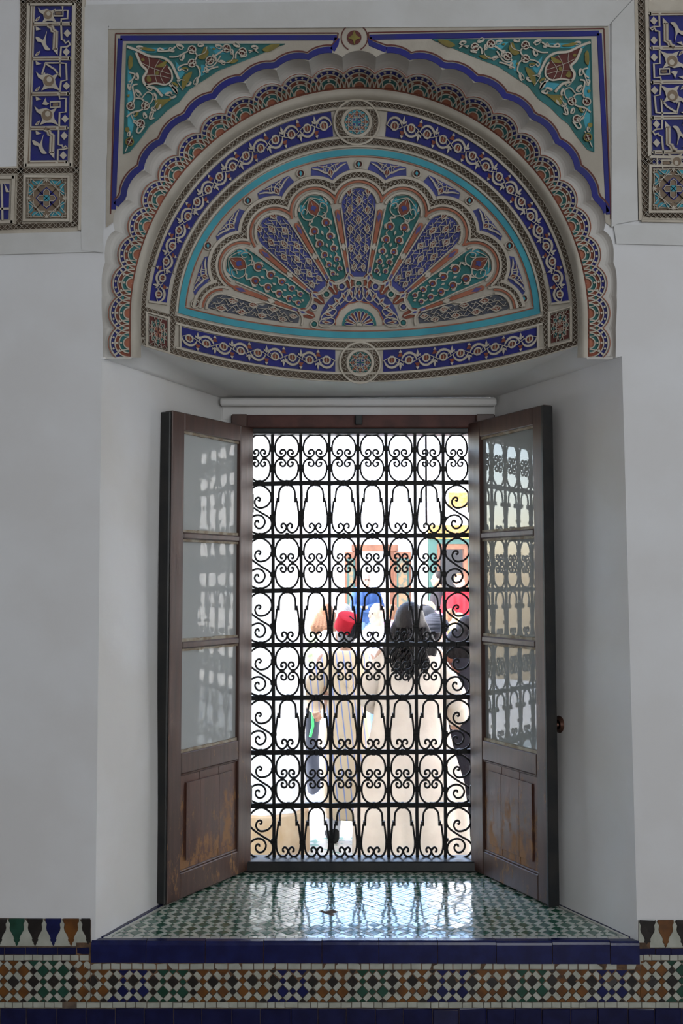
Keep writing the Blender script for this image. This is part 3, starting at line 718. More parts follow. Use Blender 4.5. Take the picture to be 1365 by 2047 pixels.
# blue triangles between lobes and turquoise line
for i in range(-4, 4):
    th = 20 * i + 10; r = R(TYMP)
    r1, r2 = 72.5 * RS[abs(i)], 72.5 * RS[abs(i + 1)]
    L = [head(i, r1, f) for f in (14, 23, 32, 41, 48)]; Rr = [head(i + 1, r2, f) for f in (-48, -41, -32, -23, -14)]
    cusp = pf(th, 311 if abs(th) < 60 else 296)
    def outer(t):
        a = math.radians(t); d = (math.sin(a), -math.cos(a)); lo, hi = 150.0, 480.0
        for _ in range(24):
            m_ = (lo + hi) / 2; x, y = FX + d[0] * m_, FY + d[1] * m_
            if ((x - CX) / 337) ** 2 + ((y - CY) / 318) ** 2 < 1: lo = m_
            else: hi = m_
        return (FX + d[0] * lo, FY + d[1] * lo)
    O = [outer(th + q) for q in (6.0, 3, 0, -3, -6.0)]
    inside = lambda p: ((p[0] - CX) / 337) ** 2 + ((p[1] - CY) / 318) ** 2 < 1
    L = [p for p in L if inside(p)]; Rr = [p for p in Rr if inside(p)]
    r.tess([L + [cusp] + Rr + O], 0.002, 'iblue')
    ce = pf(th, 332 if abs(th) < 60 else 318); oc = outer(th)
    mid = ((cusp[0] + oc[0]) / 2, (cusp[1] + oc[1]) / 2); ax = (oc[0] - cusp[0], oc[1] - cusp[1]); l_ = math.hypot(*ax); ax = (ax[0] / l_, ax[1] / l_); nx = (-ax[1], ax[0])
    Z = lambda u, v: (cusp[0] + ax[0] * u * l_ + nx[0] * v, cusp[1] + ax[1] * u * l_ + nx[1] * v)
    r.poly([Z(.2, 0), Z(.42, 4), Z(.68, 0), Z(.42, -4)], 0.006, 'red', .002)
    r.rib([Z(.12, 0), Z(.42, 6), Z(.74, 0), Z(.42, -6)], 2.8, .002, .009, 'cream', closed=True)
    r.rib([Z(.15, 0), Z(.7, 0)], 1.8, .002, .0085, 'cream')
    for sg in (-1, 1):
        r.rib(cat([Z(.42, sg * 5), Z(.5, sg * 12), Z(.72, sg * 22), Z(.86, sg * 35)], 4), [4.6] * 6 + [4.0] * 4 + [3.0, 2.2, 1.2], .002, .009, 'cream')
        r.rib(cat([Z(.74, sg * 1), Z(.86, sg * 8), Z(.90, sg * 18)], 4), 2.4, .002, .009, 'cream')
        r.rib(cat([Z(.3, sg * 5), Z(.62, sg * 9), Z(.95, sg * 4)], 4), 1.9, .002, .008, 'cream')
        r.rib(cat([Z(.55, sg * 14), Z(.8, sg * 12), Z(.97, sg * 22)], 4), 1.9, .002, .008, 'cream')
        r.poly([Z(.88, sg * 10), Z(.96, sg * 14), Z(.88, sg * 20), Z(.80, sg * 15)], 0.006, 'red', .002)
    part(r, 'corner_fill')
for i in range(-4, 5):          # small lozenges at the tips
    if abs(i) == 4: c = (390, 607) if i < 0 else (1047, 597)
    else: c = pf(20 * i, 255 + 82 * RS[abs(i)])
    r = R(TYMP); r.rib(arc(c[0], c[1], 8, 0, 320, 9), 3, 0.001, 0.0095, 'cream', closed=True); r.poly(arc(c[0], c[1], 6, 0, 315, 8), .004, 'maroon')
    r.poly([(c[0], c[1] - 5.5), (c[0] + 3, c[1]), (c[0], c[1] + 5.5), (c[0] - 3, c[1])], .0075, 'turq', .003); part(r, 'tip_lozenge')

def wpetal(rho, base=False):    # half width of the inner field
    return 34 * rho / 255 if rho <= 255 else math.sqrt(max(34.0 ** 2 - (rho - 255) ** 2, 0))
rnd = random.Random(3)
for i in range(-4, 5):
    th = 20 * i; rs = RS[abs(i)]; G = lambda rho, x: pf(th, rho, x)
    wid = lambda rho: (34 * (rs if rho > 180 else 1) * rho / 255 if rho <= 255 else math.sqrt(max((34.0 * rs) ** 2 - (rho - 255) ** 2, 0)))
    # whole petal outline
    out = [(x_, -1) for x_ in ()]
    def outline(g, r_head, rb=118):
        lft = [G(q, -(wid(q) + g)) for q in (rb - g * .4, 150, 180, 205, 230)]
        hd = [head(i, r_head * rs, a) for a in range(-80, 81, 10)]
        rgt = [G(q, wid(q) + g) for q in (230, 205, 180, 150, rb - g * .4)]
        bt = [G(rb - g - 9 * math.sin(math.radians(a)), (wid(rb) + g) * math.cos(math.radians(a))) for a in (25, 60, 90, 120, 155)]
        return lft + hd + rgt + bt
    cl = lambda P: [(x, min(y, yb(x) - 5)) for x, y in P]
    r = R(TYMP)
    kind = 'teal' if i % 2 else ('blue' if abs(i) < 4 else 'slate')
    gm = {'teal': 'dteal', 'blue': 'iblue', 'slate': 'slate'}[kind]; prev = None
    for q in range(25):
        rho = 112 + (255 + 33.8 * rs - 112) * q / 24; wv = wid(rho) if rho > 118 else 9
        row = cl([G(rho, wv * (-1 + 2 * z / 6)) for z in range(7)])
        if prev: r.strip(prev, row, 0.001, gm)
        prev = row
    inside = lambda rho, x, g=3: (120 < rho < 255 + 33 * rs) and abs(x) < wid(rho) - g and G(rho, x)[1] < yb(G(rho, x)[0]) - 6
    if kind != 'teal':
        rows = int((288 - 128) / 19)
        for j in range(rows + 1):
            rho = 283 - 19 * j - (0 if rs > .9 else 8); sc_ = 0.75 + .25 * (rho - 120) / 160
            for x in ((0,) if j % 2 else (-19 * sc_, 19 * sc_)) if rho > 150 else ((0,) if j % 2 else (-9, 9)):
                if not inside(rho, x, -3): continue
                a8 = [G(rho + v * sc_, x + u * sc_) for u, v in ((0, 10), (4.5, 4), (5, -1), (2.5, -6), (0, -10), (-2.5, -6), (-5, -1), (-4.5, 4))]
                if any(p[1] > yb(p[0]) - 4 for p in a8): continue
                r.poly(a8, .006, 'red', .002); r.rib(a8, 2.3, .002, .0095, 'cream', closed=True)
                r.rib([G(rho + 6 * sc_, x), G(rho - 7 * sc_, x)], 1.0, .002, .0085, 'cream'); r.rib([G(rho, x - 4 * sc_), G(rho + 1, x + 4 * sc_)], 1.0, .002, .0085, 'cream')
                for sg in (-1, 1): r.poly([G(rho - 2 * sc_, x + sg * 4 * sc_), G(rho + 2 * sc_, x + sg * 8.5 * sc_), G(rho - 8 * sc_, x + sg * 2.5 * sc_)], .009, 'cream', .002)
        # thin net
        for sgn in (-1, 1):
            for o in range(-60, 330, 17):
                P = []; runsP = []
                for q in range(0, 40):
                    rho = 118 + q * 4.5; x = sgn * ((rho - 118) * .62 - o * .62 + 0) + 3.0 * math.sin(rho * .33)
                    if inside(rho, x, 1): P.append(G(rho, x))
                    else:
                        if len(P) > 1: runsP.append(P)
                        P = []
                if len(P) > 1: runsP.append(P)
                for P in runsP: r.rib(P, 1.25, .002, .0078, 'cream')
    else:
        hr = 265
        # head palmette
        r.poly([G(hr + v, u) for u, v in ((0, 18), (7, 8), (11, 0), (9, -9), (0, -17), (-9, -9), (-11, 0), (-7, 8))], .006, 'red', .002)
        r.rib([G(hr + v, u) for u, v in ((0, 20), (8, 9), (12.5, 0), (10, -10), (0, -19), (-10, -10), (-12.5, 0), (-8, 9))], 2.4, .002, .0095, 'cream', closed=True)
        r.poly([G(hr - 2 + v, u) for u, v in ((0, 6), (5, 3), (6, -2), (2, -3), (0, -7), (-2, -3), (-6, -2), (-5, 3))], .008, 'iblue', .004)
        r.rib([G(hr + 17, 0), G(hr + 4, 0)], 1.0, .004, .009, 'cream')
        r.poly([G(hr + 8, -14), G(hr + 13, -22), G(hr - 4, -31), G(hr - 6, -22)], .0045, 'turq'); r.poly([G(hr + 8, 14), G(hr + 14, 20), G(hr - 2, 31), G(hr - 8, 24)], .0045, 'turq')
        for sg in (-1, 1):
            r.rib(cat([G(hr - 17, sg * 2), G(hr - 22, sg * 12), G(hr - 16, sg * 24), G(hr - 4, sg * 26), G(hr + 3, sg * 18), G(hr - 4, sg * 14), G(hr - 9, sg * 19)], 4), [2.6] * 14 + [2.2] * 11, .002, .0095, 'cream')
            r.rib(cat([G(hr + 20, sg * 1), G(hr + 14, sg * 12), G(hr + 6, sg * 22)], 4), 2.0, .002, .009, 'cream')
            r.poly([G(hr - 20, sg * 8), G(hr - 32, sg * 22), G(hr - 27, sg * 10)], .009, 'cream', .002); r.poly([G(hr - 2, sg * 27), G(hr + 12, sg * 25), G(hr + 4, sg * 31)], .009, 'cream', .002)
        rho = hr - 42; j = 0
        while rho > 126:
            sc_ = .55 + .5 * (rho - 120) / 110
            for sg in (-1, 1):
                x = sg * (wid(rho) * .47); q = rho + (5 * sc_ if sg > 0 else -3 * sc_)
                if G(q, x)[1] > yb(G(q, x)[0]) - 14: continue
                r.poly([G(q + 7 * sc_ * math.cos(t) , x + 6.3 * sc_ * math.sin(t)) for t in [2 * PI * z / 8 for z in range(8)]], .006, 'red', .002)
                r.poly([G(q + 3.4 * sc_ * math.cos(t) - 1, x + 3.4 * sc_ * math.sin(t)) for t in [2 * PI * z / 6 for z in range(6)]], .0075, 'iblue', .004)
                r.rib([G(q + 8.5 * sc_ * math.cos(t), x + 8 * sc_ * math.sin(t)) for t in [math.radians(a) * sg for a in range(-150, 151, 30)]], 3.0 * (0.7 + .3 * sc_), .002, .0095, 'cream')
                r.rib(cat([G(q + 8 * sc_, x), G(q + 15 * sc_, x + sg * 5 * sc_), G(q + 22 * sc_, x + sg * 1)], 3), [3.4, 3.6, 3.4, 2.8, 2.1, 1.5, 1.0], .002, .009, 'cream')
                if wid(rho) > 18: r.poly([G(q - 9 * sc_, x + sg * 8 * sc_), G(q - 1, x + sg * 12 * sc_), G(q + 4 * sc_, x + sg * 8 * sc_)], .0085, 'cream', .002)
            r.poly([G(rho - 11 * sc_, -2.6), G(rho - 6 * sc_, 0), G(rho - 11 * sc_, 2.6), G(rho - 17 * sc_, 0)], .008, 'cream', .002)
            rho -= 24 * sc_ + 3; j += 1
    pet = part(r, 'petal')
    r = R(TYMP)
    hd_ = [head(i, 38 * rs, a) for a in range(-84, 85, 8)]
    for run in runs(hd_): r.rib(run, 6.2, 0.0, .0098, 'cream')
    for sg in (-1, 1):
        for run in runs([G(q, sg * (wid(q) + 1.6)) for q in (118, 135, 150, 165, 180, 195, 210, 225, 240, 250)]): r.rib(run, 3.4, 0.0, .0098, 'cream')
    for run in runs([G(113 - 8 * math.sin(math.radians(a)), 16 * math.cos(math.radians(a))) for a in range(0, 181, 18)]): r.rib(run, 5, 0.0, .0098, 'cream')
    part(r, 'petal_rim', parent=ty)
    r = R(TYMP)                # red cord round the head
    cord = [head(i, 47.3 * rs, a) for a in range(-86, 87, 8)]
    if abs(i) == 3:
        cord = [head(i, 47.3 * rs, a) for a in (range(-86, 97, 8) if i > 0 else range(-96, 87, 8))]
    for run in runs(cord): r.rib(run, 4.6, 0.0, .0065, 'salmon', bev=.85)
    part(r, 'red_cord')
for i in range(-4, 4):          # red bars between the petals
    th = 20 * i + 10; r = R(TYMP)
    for (q0, q1, w0, w1) in ((180, 250, 8.0, 10.5), (128, 168, 6.0, 7.5)):
        r.rib([pf(th, q0), pf(th, q0 + 4), pf(th, q1 - 4), pf(th, q1)], [2, w0, w1, 3], .001, .006, 'salmon', bev=.85)
    r.poly([pf(th, 245), pf(th, 234, 4), pf(th, 224), pf(th, 234, -4)], .0075, 'purple', .003)
    r.poly([pf(th, 182), pf(th, 174, 5), pf(th, 166), pf(th, 174, -5)], .0095, 'cream', .001)
    r.poly([pf(th, 134), pf(th, 128, 4), pf(th, 121), pf(th, 128, -4)], .0075, 'purple', .003)
    # pendant near the hub
    r.poly([pf(th, 126), pf(th, 112, 9), pf(th, 92, 6), pf(th, 86), pf(th, 92, -6), pf(th, 112, -9)], .003, 'red')
    r.poly([pf(th, 122), pf(th, 112, 5.5), pf(th, 100), pf(th, 112, -5.5)], .0095, 'cream', .002); r.poly([pf(th, 117), pf(th, 112, 2.4), pf(th, 105), pf(th, 112, -2.4)], .0102, 'iblue')
    r.rib([pf(th, 101), pf(th, 90)], 2.6, .002, .009, 'cream')
    part(r, 'red_bar')
# hub: ring of linked ovals, dots and the little half sun
r = R(TYMP)
def hub(th, rho): a = math.radians(th); return (718 + rho * math.sin(a), 651 - rho * math.cos(a))
r.polar(hub, 48, 80, -87, 87, .002, 'iblue', 4, 44)
for k in range(-6, 7):
    t = k * 14.0; c = hub(t, 65)
    O = [(c[0] + 9.6 * math.cos(a) * math.cos(math.radians(t)) - 16 * math.sin(a) * math.sin(math.radians(-t)) * 1, c[1] + 9.6 * math.cos(a) * math.sin(math.radians(t)) + 16 * math.sin(a) * -math.cos(math.radians(t)) * -1) for a in [2 * PI * z / 12 for z in range(12)]]
    for run in runs(O + O[:1]): r.rib(run, 2.6, .002, .0095, 'cream')
    if c[1] < yb(c[0]) - 8: r.poly([hub(t, 76), hub(t + 3.2, 68), hub(t, 54), hub(t - 3.2, 68)], .009, 'cream', .002); r.poly([hub(t, 72), hub(t + 1.6, 67), hub(t, 60), hub(t - 1.6, 67)], .0098, 'red')
part(r, 'oval_ring')
for k in range(-4, 5):
    r = R(TYMP); c = pf(20 * k, 98) if abs(k) < 4 else ((628, 648) if k < 0 else (806, 645))
    r.rib(arc(c[0], c[1], 7.2, 0, 324, 10), 3.4, .001, .0095, 'cream', closed=True); r.dome(c, 5.4, .002, .005, 'iblue' if k % 2 else 'dteal')
    part(r, 'hub_dot')

r = R(TYMP)
r.polar(hub, 1, 47.5, -90, 90, .003, 'cream', 6, 36)
r.rib([hub(t, 47 + 2.0 * abs(math.cos(math.radians(t * 7)))) for t in range(-88, 89, 4)], 2.6, .003, .0075, 'salmon')
r.polar(hub, 1, 34.5, -90, 90, .0042, 'dteal', 5, 36)
for k in range(11):
    t0 = -90 + k * 180 / 11; t1 = t0 + 180 / 11; m_ = (t0 + t1) / 2
    P = [hub(t0 + 1, 7), hub(t0 + 1.2, 25), hub(m_ - 4, 29), hub(m_ + 4, 29), hub(t1 - 1.2, 25), hub(t1 - 1, 7)]
    r.poly(P, .0065, 'red' if k % 2 == 1 else 'blue', .004); r.rib(P, 1.5, .004, .0095, 'cream')
r.tess([[hub(t, 6) for t in range(-90, 91, 20)]], .0095, 'cream', .004)
part(r, 'half_sun')

# ------------------------------------------------------------------ inscription friezes and star squares on either side
def frieze(sgn):
    lab = 'tall blue frieze panel of angular carved lettering to the %s of the arch' % ('left' if sgn < 0 else 'right')
    f = thing('inscription_panel', lab, 'inscription', U(105 if sgn < 0 else 1340, 170, D))
    K = 4.096
    if sgn < 0: T = lambda x, y: (x / K, y / K)
    else: T = lambda x, y: (1200 + (1010 - (x + .03 * (y - 275)) + .025 * ((1441 - y) - 1165)) / 4.094, (1441 - y) / 4.094)
    q = lambda P: [T(*p) for p in P]
    # frame and lattice
    r = R(WALL)
    if sgn < 0:
        r.tess([[(40, -12), (172, -12), (165, 462), (-40, 474), (-40, 335), (33, 332)]], .0006, 'cream', 0)
        for P in ([(47, -8), (45, 170), (38, 452)], [(158, -8), (156, 170), (150, 452)]): r.lattice(cat(P, 8), 11, .0095)
        for P in ([(-30, 342), (60, 341), (158, 340)], [(-30, 456), (60, 452), (150, 449)], [(40, 0), (100, 0), (170, 0)]): r.lattice(cat(P, 8), 10.5, .0095)
        for P, w in (([(57, 6), (50, 333)], 8), ([(148, 6), (142, 333)], 9), ([(57, 9), (148, 8)], 6), ([(50, 330), (142, 329)], 8), ([(167, -8), (159, 460)], 7)): r.rib(P, w, .001, .011, 'cream')
    else:
        r.tess([[(1268, -12), (1470, -12), (1470, 447), (1282, 444)]], .0006, 'cream', 0)
        for P in ([(1280, -8), (1285, 170), (1291, 432)], ): r.lattice(cat(P, 8), 12, .0095)
        for P in ([(1285, 323), (1340, 324), (1440, 324)], [(1290, 428), (1340, 430), (1440, 430)]): r.lattice(cat(P, 8), 10.5, .0095)
        for P, w in (([(1271, -6), (1280, 440)], 8), ([(1292, -6), (1298, 312)], 8), ([(1298, 313), (1420, 316)], 7), ([(1390, -6), (1396, 312)], 9), ([(1282, 441), (1440, 444)], 6)): r.rib(P, w, .001, .011, 'cream')
    reparent(r.build('lattice_frame'), f)
    r = R(WALL)
    r.poly(q([(280, 50), (592, 50), (572, 700), (552, 1335), (235, 1340), (258, 700)]), .003, 'blue')
    def S(P, w, m='cream', h=.0105, c=False): r.rib(q(P), w / K, .003, h, m, closed=c)
    def Pg(P, m='cream', h=.0105): r.poly(q(P), h, m, .003)
    S([(268, 50), (250, 700), (228, 1340)], 40); S([(270, 50), (252, 700), (230, 1340)], 12, 'taupe', .0112)
    for y, xe, x0 in ((195, 582, 268), (478, 575, 264), (768, 562, 256), (1048, 552, 248), (1330, 548, 228)):
        S([(x0, y + 3), (xe - 22, y), (xe, y - 1)], 38); Pg([(xe - 12, y - 19), (xe + 14, y), (xe - 12, y + 18)])
        S([(x0 + 4, y + 3), (xe - 95, y + 1)], 12, 'taupe', .0112); S([(xe - 72, y), (xe - 22, y)], 14, 'taupe', .0112)
    for y in (192, 475, 765, 1045):
        Pg([(285, y - 22), (300, y - 45), (330, y - 60), (318, y - 30), (300, y - 18)]); Pg([(290, y + 22), (296, y + 58), (340, y + 48), (322, y + 40)])
        Pg([(296, y - 30), (310, y - 48), (316, y - 38), (306, y - 26)], 'taupe', .0112)
    # zigzag line of the letters
    S([(512, 50), (512, 85), (442, 88), (442, 130), (515, 130), (515, 85), (555, 85), (552, 152), (502, 155), (500, 200)], 18); Pg([(452, 98), (505, 97), (505, 120), (452, 121)], 'taupe')
    S([(500, 200), (505, 325), (525, 330), (535, 352), (560, 338), (575, 365), (548, 384), (500, 386), (494, 470)], 18)
    S([(492, 490), (490, 515), (540, 520), (546, 655), (500, 665), (488, 760)], 18)
    S([(370, 600), (345, 605), (372, 515), (492, 515), (492, 635), (470, 600), (450, 570), (372, 520)], 18)
    S([(486, 780), (488, 808), (540, 805), (538, 918), (488, 922), (484, 1040)], 18); S([(412, 835), (492, 832), (492, 876), (412, 880)], 18, c=True); Pg([(432, 846), (478, 845), (478, 866), (432, 868)], 'taupe')
    Pg([(345, 855), (372, 800), (382, 835), (405, 850), (380, 862)])
    S([(480, 1060), (478, 1185), (508, 1190), (515, 1212), (535, 1195), (552, 1212), (520, 1222), (474, 1225), (472, 1320)], 18)
    for x, y in ((550, 272), (543, 425), (543, 703), (532, 972), (525, 1112), (518, 1272)): Pg([(x - 30, y), (x, y - 34), (x + 30, y), (x, y + 34)])
    for y0, dx in ((0, 0), (848, -28)):
        P = [(392 + dx, 205 + y0), (424 + dx, 222 + y0), (432 + dx, 250 + y0), (456 + dx, 262 + y0), (453 + dx, 330 + y0), (450 + dx, 405 + y0)]
        S(P, 46); S(P, 12, 'taupe', .0112); Pg([(427 + dx, 400 + y0), (474 + dx, 395 + y0), (472 + dx, 452 + y0)])
        Pg(cat([(292 + dx, 300 + y0), (330 + dx, 312 + y0), (355 + dx, 325 + y0), (385 + dx, 250 + y0), (374 + dx, 320 + y0), (382 + dx, 370 + y0), (412 + dx, 408 + y0), (372 + dx, 408 + y0), (350 + dx, 370 + y0), (335 + dx, 345 + y0), (305 + dx, 338 + y0)], 3, True))
    for cx, cy, s_ in ((392, 120, .8), (398, 660, 1), (385, 942, 1)):
        Pg([(cx + s_ * a, cy + s_ * b_) for a, b_ in ((-105, -75), (-70, -45), (-10, -58), (30, -40), (82, -60), (52, -12), (60, 30), (95, 85), (40, 62), (-5, 62), (-60, 82), (-38, 40), (-50, -5), (-85, -25))])
        r.poly(q([(cx + s_ * 44 * math.cos(a), cy + s_ * 46 * math.sin(a)) for a in [2 * PI * z / 12 for z in range(12)]]), .0118, 'taupe', .006)
        r.poly(q([(cx + 5 + s_ * 22 * math.cos(a), cy - 10 + s_ * 24 * math.sin(a)) for a in [2 * PI * z / 8 for z in range(8)]]), .0125, 'cream', .006)
    reparent(r.build('carved_lettering'), f)
    # star square under it
    cx, cy = (93, 396) if sgn < 0 else (1346, 377)
    lab = 'small square plaster star in turquoise and blue below the %s lettered frieze' % ('left' if sgn < 0 else 'right')
    t = thing('star_square', lab, 'plaster star', U(cx, cy, D))
    r = R(WALL); hw = 44 if sgn < 0 else 46
    r.rib([(cx - hw, cy - hw), (cx + hw, cy - hw + 1), (cx + hw - 1, cy + hw), (cx - hw - 1, cy + hw)], 9, .002, .011, 'cream', closed=True)
    reparent(r.build('frame'), t)
    r = R(WALL); h = hw - 4
    r.poly([(cx - h, cy - h), (cx + h, cy - h), (cx + h, cy + h), (cx - h, cy + h)], .0035, 'taupe')
    r.poly([(cx + u * h, cy + v * h) for u, v in ((0, -.55), (.3, -.3), (.55, 0), (.3, .3), (0, .55), (-.3, .3), (-.55, 0), (-.3, -.3))], .0045, 'blue')
    for a in range(4):
        ca, sa = math.cos(a * PI / 2), math.sin(a * PI / 2); G = lambda u, v: (cx + (u * ca - v * sa) * h, cy + (u * sa + v * ca) * h)
        for sg in (-1, 1):
            r.poly([G(sg * .16, -.72), G(sg * .2, -.90), G(sg * .62, -.84), G(sg * .72, -.94), G(sg * .74, -.80), G(sg * .6, -.66)], .005, 'turq', .003)
            r.rib(cat([G(sg * .08, -.66), G(sg * .4, -.68), G(sg * .78, -.98)], 3), 1.5, .003, .0105, 'cream')
            r.rib(cat([G(0, -.98), G(sg * .35, -.92), G(sg * .98, -.92)], 3), 1.5, .003, .0105, 'cream')
            r.rib([G(sg * .60, -.60), G(0, 0.0)], 1.4, .003, .0095, 'cream'); r.rib([G(0, -.95), G(sg * .5, -.48)], 1.5, .003, .0105, 'cream')
            r.rib([G(sg * .5, -.5), G(sg * .98, -.2)], 1.5, .003, .0105, 'cream')
        r.poly([G(-.14, -.12), G(-.14, -.36), G(0, -.46), G(.14, -.36), G(.14, -.12)], .0068, 'taupe', .003); r.rib([G(-.14, -.12), G(-.14, -.36), G(0, -.46), G(.14, -.36), G(.14, -.12)], 1.6, .003, .0105, 'cream')
        r.poly([G(-.1, -.98), G(.1, -.98), G(0, -.78)], .009, 'cream', .003)
        r.rib([G(.80, -.98), G(.80, -.80), G(.98, -.80)], 1.4, .003, .0105, 'cream')
    r.poly([(cx - 6, cy - 6), (cx + 6, cy - 6), (cx + 6, cy + 6), (cx - 6, cy + 6)], .0075, 'turq', .003)
    reparent(r.build('star'), t)
frieze(-1); frieze(1)
# start of the horizontal frieze at the left edge
f = thing('inscription_panel', 'end of a blue lettered frieze cut by the left edge beside the star square', 'inscription', U(5, 396, D))
r = R(WALL)
r.poly([(-60, 366), (19, 368), (17, 438), (-60, 442)], .003, 'blue')
r.rib([(-60, 355), (28, 354)], 9, .001, .011, 'cream'); r.rib([(27, 350), (24, 446)], 9, .001, .011, 'cream'); r.rib([(-60, 446), (25, 443)], 8, .001, .011, 'cream')
r.rib([(3, 366), (5, 440)], 5, .003, .0105, 'cream'); r.rib([(-40, 418), (18, 417)], 5, .003, .0105, 'cream'); r.poly([(8, 366), (13, 374), (19, 384), (12, 384)], .0105, 'cream', .003); r.rib([(-6, 372), (-8, 430)], 6, .003, .0105, 'cream')
reparent(r.build('carved_lettering'), f)
# ------------------------------------------------------------------ materials of woodwork and tile
def wood(name, base, worn, zlo, zhi, amt):
    """dark varnish worn through to bare wood; the wear is heavier towards the foot of the leaf"""
    m = mat(name, base, 0.42, spec=0.5); t = m.node_tree; n, l = t.nodes, t.links; b = n['Principled BSDF']
    tc = n.new('ShaderNodeTexCoord'); mp = n.new('ShaderNodeMapping'); mp.inputs['Scale'].default_value = (16, 16, 1.6); l.new(tc.outputs['Object'], mp.inputs[0])
    gr = n.new('ShaderNodeTexNoise'); gr.inputs['Scale'].default_value = 3.0; gr.inputs['Detail'].default_value = 8; l.new(mp.outputs[0], gr.inputs['Vector'])
    r1 = n.new('ShaderNodeValToRGB'); r1.color_ramp.elements[0].position = .35; r1.color_ramp.elements[1].position = .7
    r1.color_ramp.elements[0].color = (*base, 1); r1.color_ramp.elements[1].color = (base[0] * 1.7, base[1] * 1.6, base[2] * 1.5, 1); l.new(gr.outputs['Fac'], r1.inputs[0])
    mp2 = n.new('ShaderNodeMapping'); mp2.inputs['Scale'].default_value = (20, 20, 7.0); l.new(tc.outputs['Object'], mp2.inputs[0])
    wn = n.new('ShaderNodeTexNoise'); wn.inputs['Scale'].default_value = 1.3; wn.inputs['Detail'].default_value = 14; wn.inputs['Roughness'].default_value = .8; l.new(mp2.outputs[0], wn.inputs['Vector'])
    sx = n.new('ShaderNodeSeparateXYZ'); l.new(tc.outputs['Object'], sx.inputs[0])
    mr = n.new('ShaderNodeMapRange'); mr.inputs['From Min'].default_value = zhi; mr.inputs['From Max'].default_value = zlo; mr.inputs['To Min'].default_value = 0.0; mr.inputs['To Max'].default_value = amt; l.new(sx.outputs['Z'], mr.inputs['Value'])
    ad = n.new('ShaderNodeMath'); ad.operation = 'ADD'; l.new(wn.outputs['Fac'], ad.inputs[0]); l.new(mr.outputs[0], ad.inputs[1])
    r2 = n.new('ShaderNodeValToRGB'); r2.color_ramp.elements[0].position = .67; r2.color_ramp.elements[1].position = .74; l.new(ad.outputs[0], r2.inputs[0])
    mx = n.new('ShaderNodeMix'); mx.data_type = 'RGBA'; l.new(r2.outputs[0], mx.inputs[0]); l.new(r1.outputs[0], mx.inputs[6]); mx.inputs[7].default_value = (*worn, 1); l.new(mx.outputs[2], b.inputs['Base Color'])
    bp = n.new('ShaderNodeBump'); bp.inputs['Strength'].default_value = .3; bp.inputs['Distance'].default_value = .002; l.new(gr.outputs['Fac'], bp.inputs['Height']); l.new(bp.outputs[0], b.inputs['Normal'])
    rr = n.new('ShaderNodeMapRange'); rr.inputs['To Min'].default_value = .40; rr.inputs['To Max'].default_value = .85; l.new(r2.outputs[0], rr.inputs['Value']); l.new(rr.outputs[0], b.inputs['Roughness'])
    return m
M['wood'] = wood('dark_varnished_wood', (0.052, 0.026, 0.020), (0.30, 0.16, 0.07), -1.15, 0.0, 0.13)
M['woodworn'] = wood('worn_panel_wood', (0.060, 0.024, 0.016), (0.26, 0.13, 0.055), -1.10, -0.50, 0.27)
M['oxide'] = mat('red_oxide_wood', (0.095, 0.035, 0.028), 0.6, (0.06, 0.024, 0.02), 12.0, 0.3, 40.0)
M['knob'] = mat('dark_bronze', (0.10, 0.045, 0.03), 0.35, metal=0.6)
def glassmat(name, bump, tint):
    m = bpy.data.materials.new(name); m.use_nodes = True; t = m.node_tree; n, l = t.nodes, t.links; n.clear()
    o = n.new('ShaderNodeOutputMaterial'); tr = n.new('ShaderNodeBsdfTransparent'); tr.inputs[0].default_value = (.93, .95, .95, 1)
    gl = n.new('ShaderNodeBsdfGlossy'); gl.inputs['Roughness'].default_value = .02; gl.inputs[0].default_value = (1, 1, 1, 1)
    fr = n.new('ShaderNodeFresnel'); fr.inputs[0].default_value = 1.52
    df = n.new('ShaderNodeBsdfDiffuse'); df.inputs[0].default_value = (.78, .81, .80, 1)
    tc = n.new('ShaderNodeTexCoord'); mp = n.new('ShaderNodeMapping'); mp.inputs['Scale'].default_value = (1, 1, .28); l.new(tc.outputs['Object'], mp.inputs[0])
    z = n.new('ShaderNodeTexNoise'); z.inputs['Scale'].default_value = 14; z.inputs['Detail'].default_value = 2; l.new(mp.outputs[0], z.inputs['Vector'])
    bp = n.new('ShaderNodeBump'); bp.inputs['Strength'].default_value = bump; bp.inputs['Distance'].default_value = .01; l.new(z.outputs['Fac'], bp.inputs['Height']); l.new(bp.outputs[0], gl.inputs['Normal'])
    m1 = n.new('ShaderNodeMixShader'); l.new(fr.outputs[0], m1.inputs[0]); l.new(tr.outputs[0], m1.inputs[1]); l.new(gl.outputs[0], m1.inputs[2])
    m2 = n.new('ShaderNodeMixShader'); m2.inputs[0].default_value = tint; l.new(m1.outputs[0], m2.inputs[1]); l.new(df.outputs[0], m2.inputs[2]); l.new(m2.outputs[0], o.inputs[0])
    return m
M['glass'] = glassmat('old_window_glass', 0.008, 0.30); M['wavy'] = glassmat('rippled_window_glass', 0.05, 0.46)
def tile(name, c, c2, rough=.16, bump=.12, sp=.55, coat=0.0): return mat(name, c, rough, c2, 22.0, bump, 45.0, spec=sp, obj=False, coat=coat)
M['t_white'] = tile('white_glazed_tile', (.52, .53, .48), (.44, .44, .39), .10, .025, .6, .5)
M['t_green'] = tile('green_glazed_tile', (.022, .095, .055), (.038, .13, .095), .10, .025, .6, .5)
M['t_blue'] = tile('cobalt_glazed_tile', (.006, .008, .055), (.009, .013, .08), .2, .12, .35)
M['t_green_shaded'] = tile('shaded_green_tile', (.010, .045, .028), (.016, .065, .045), .25, .12, .35)  # shaded copy of the sill green, weaker light put into the colour
M['t_white_shaded'] = tile('shaded_white_tile', (.42, .43, .38), (.34, .35, .30), .3, .12, .35)  # shaded copy of the sill white, dimmer light put into its colour
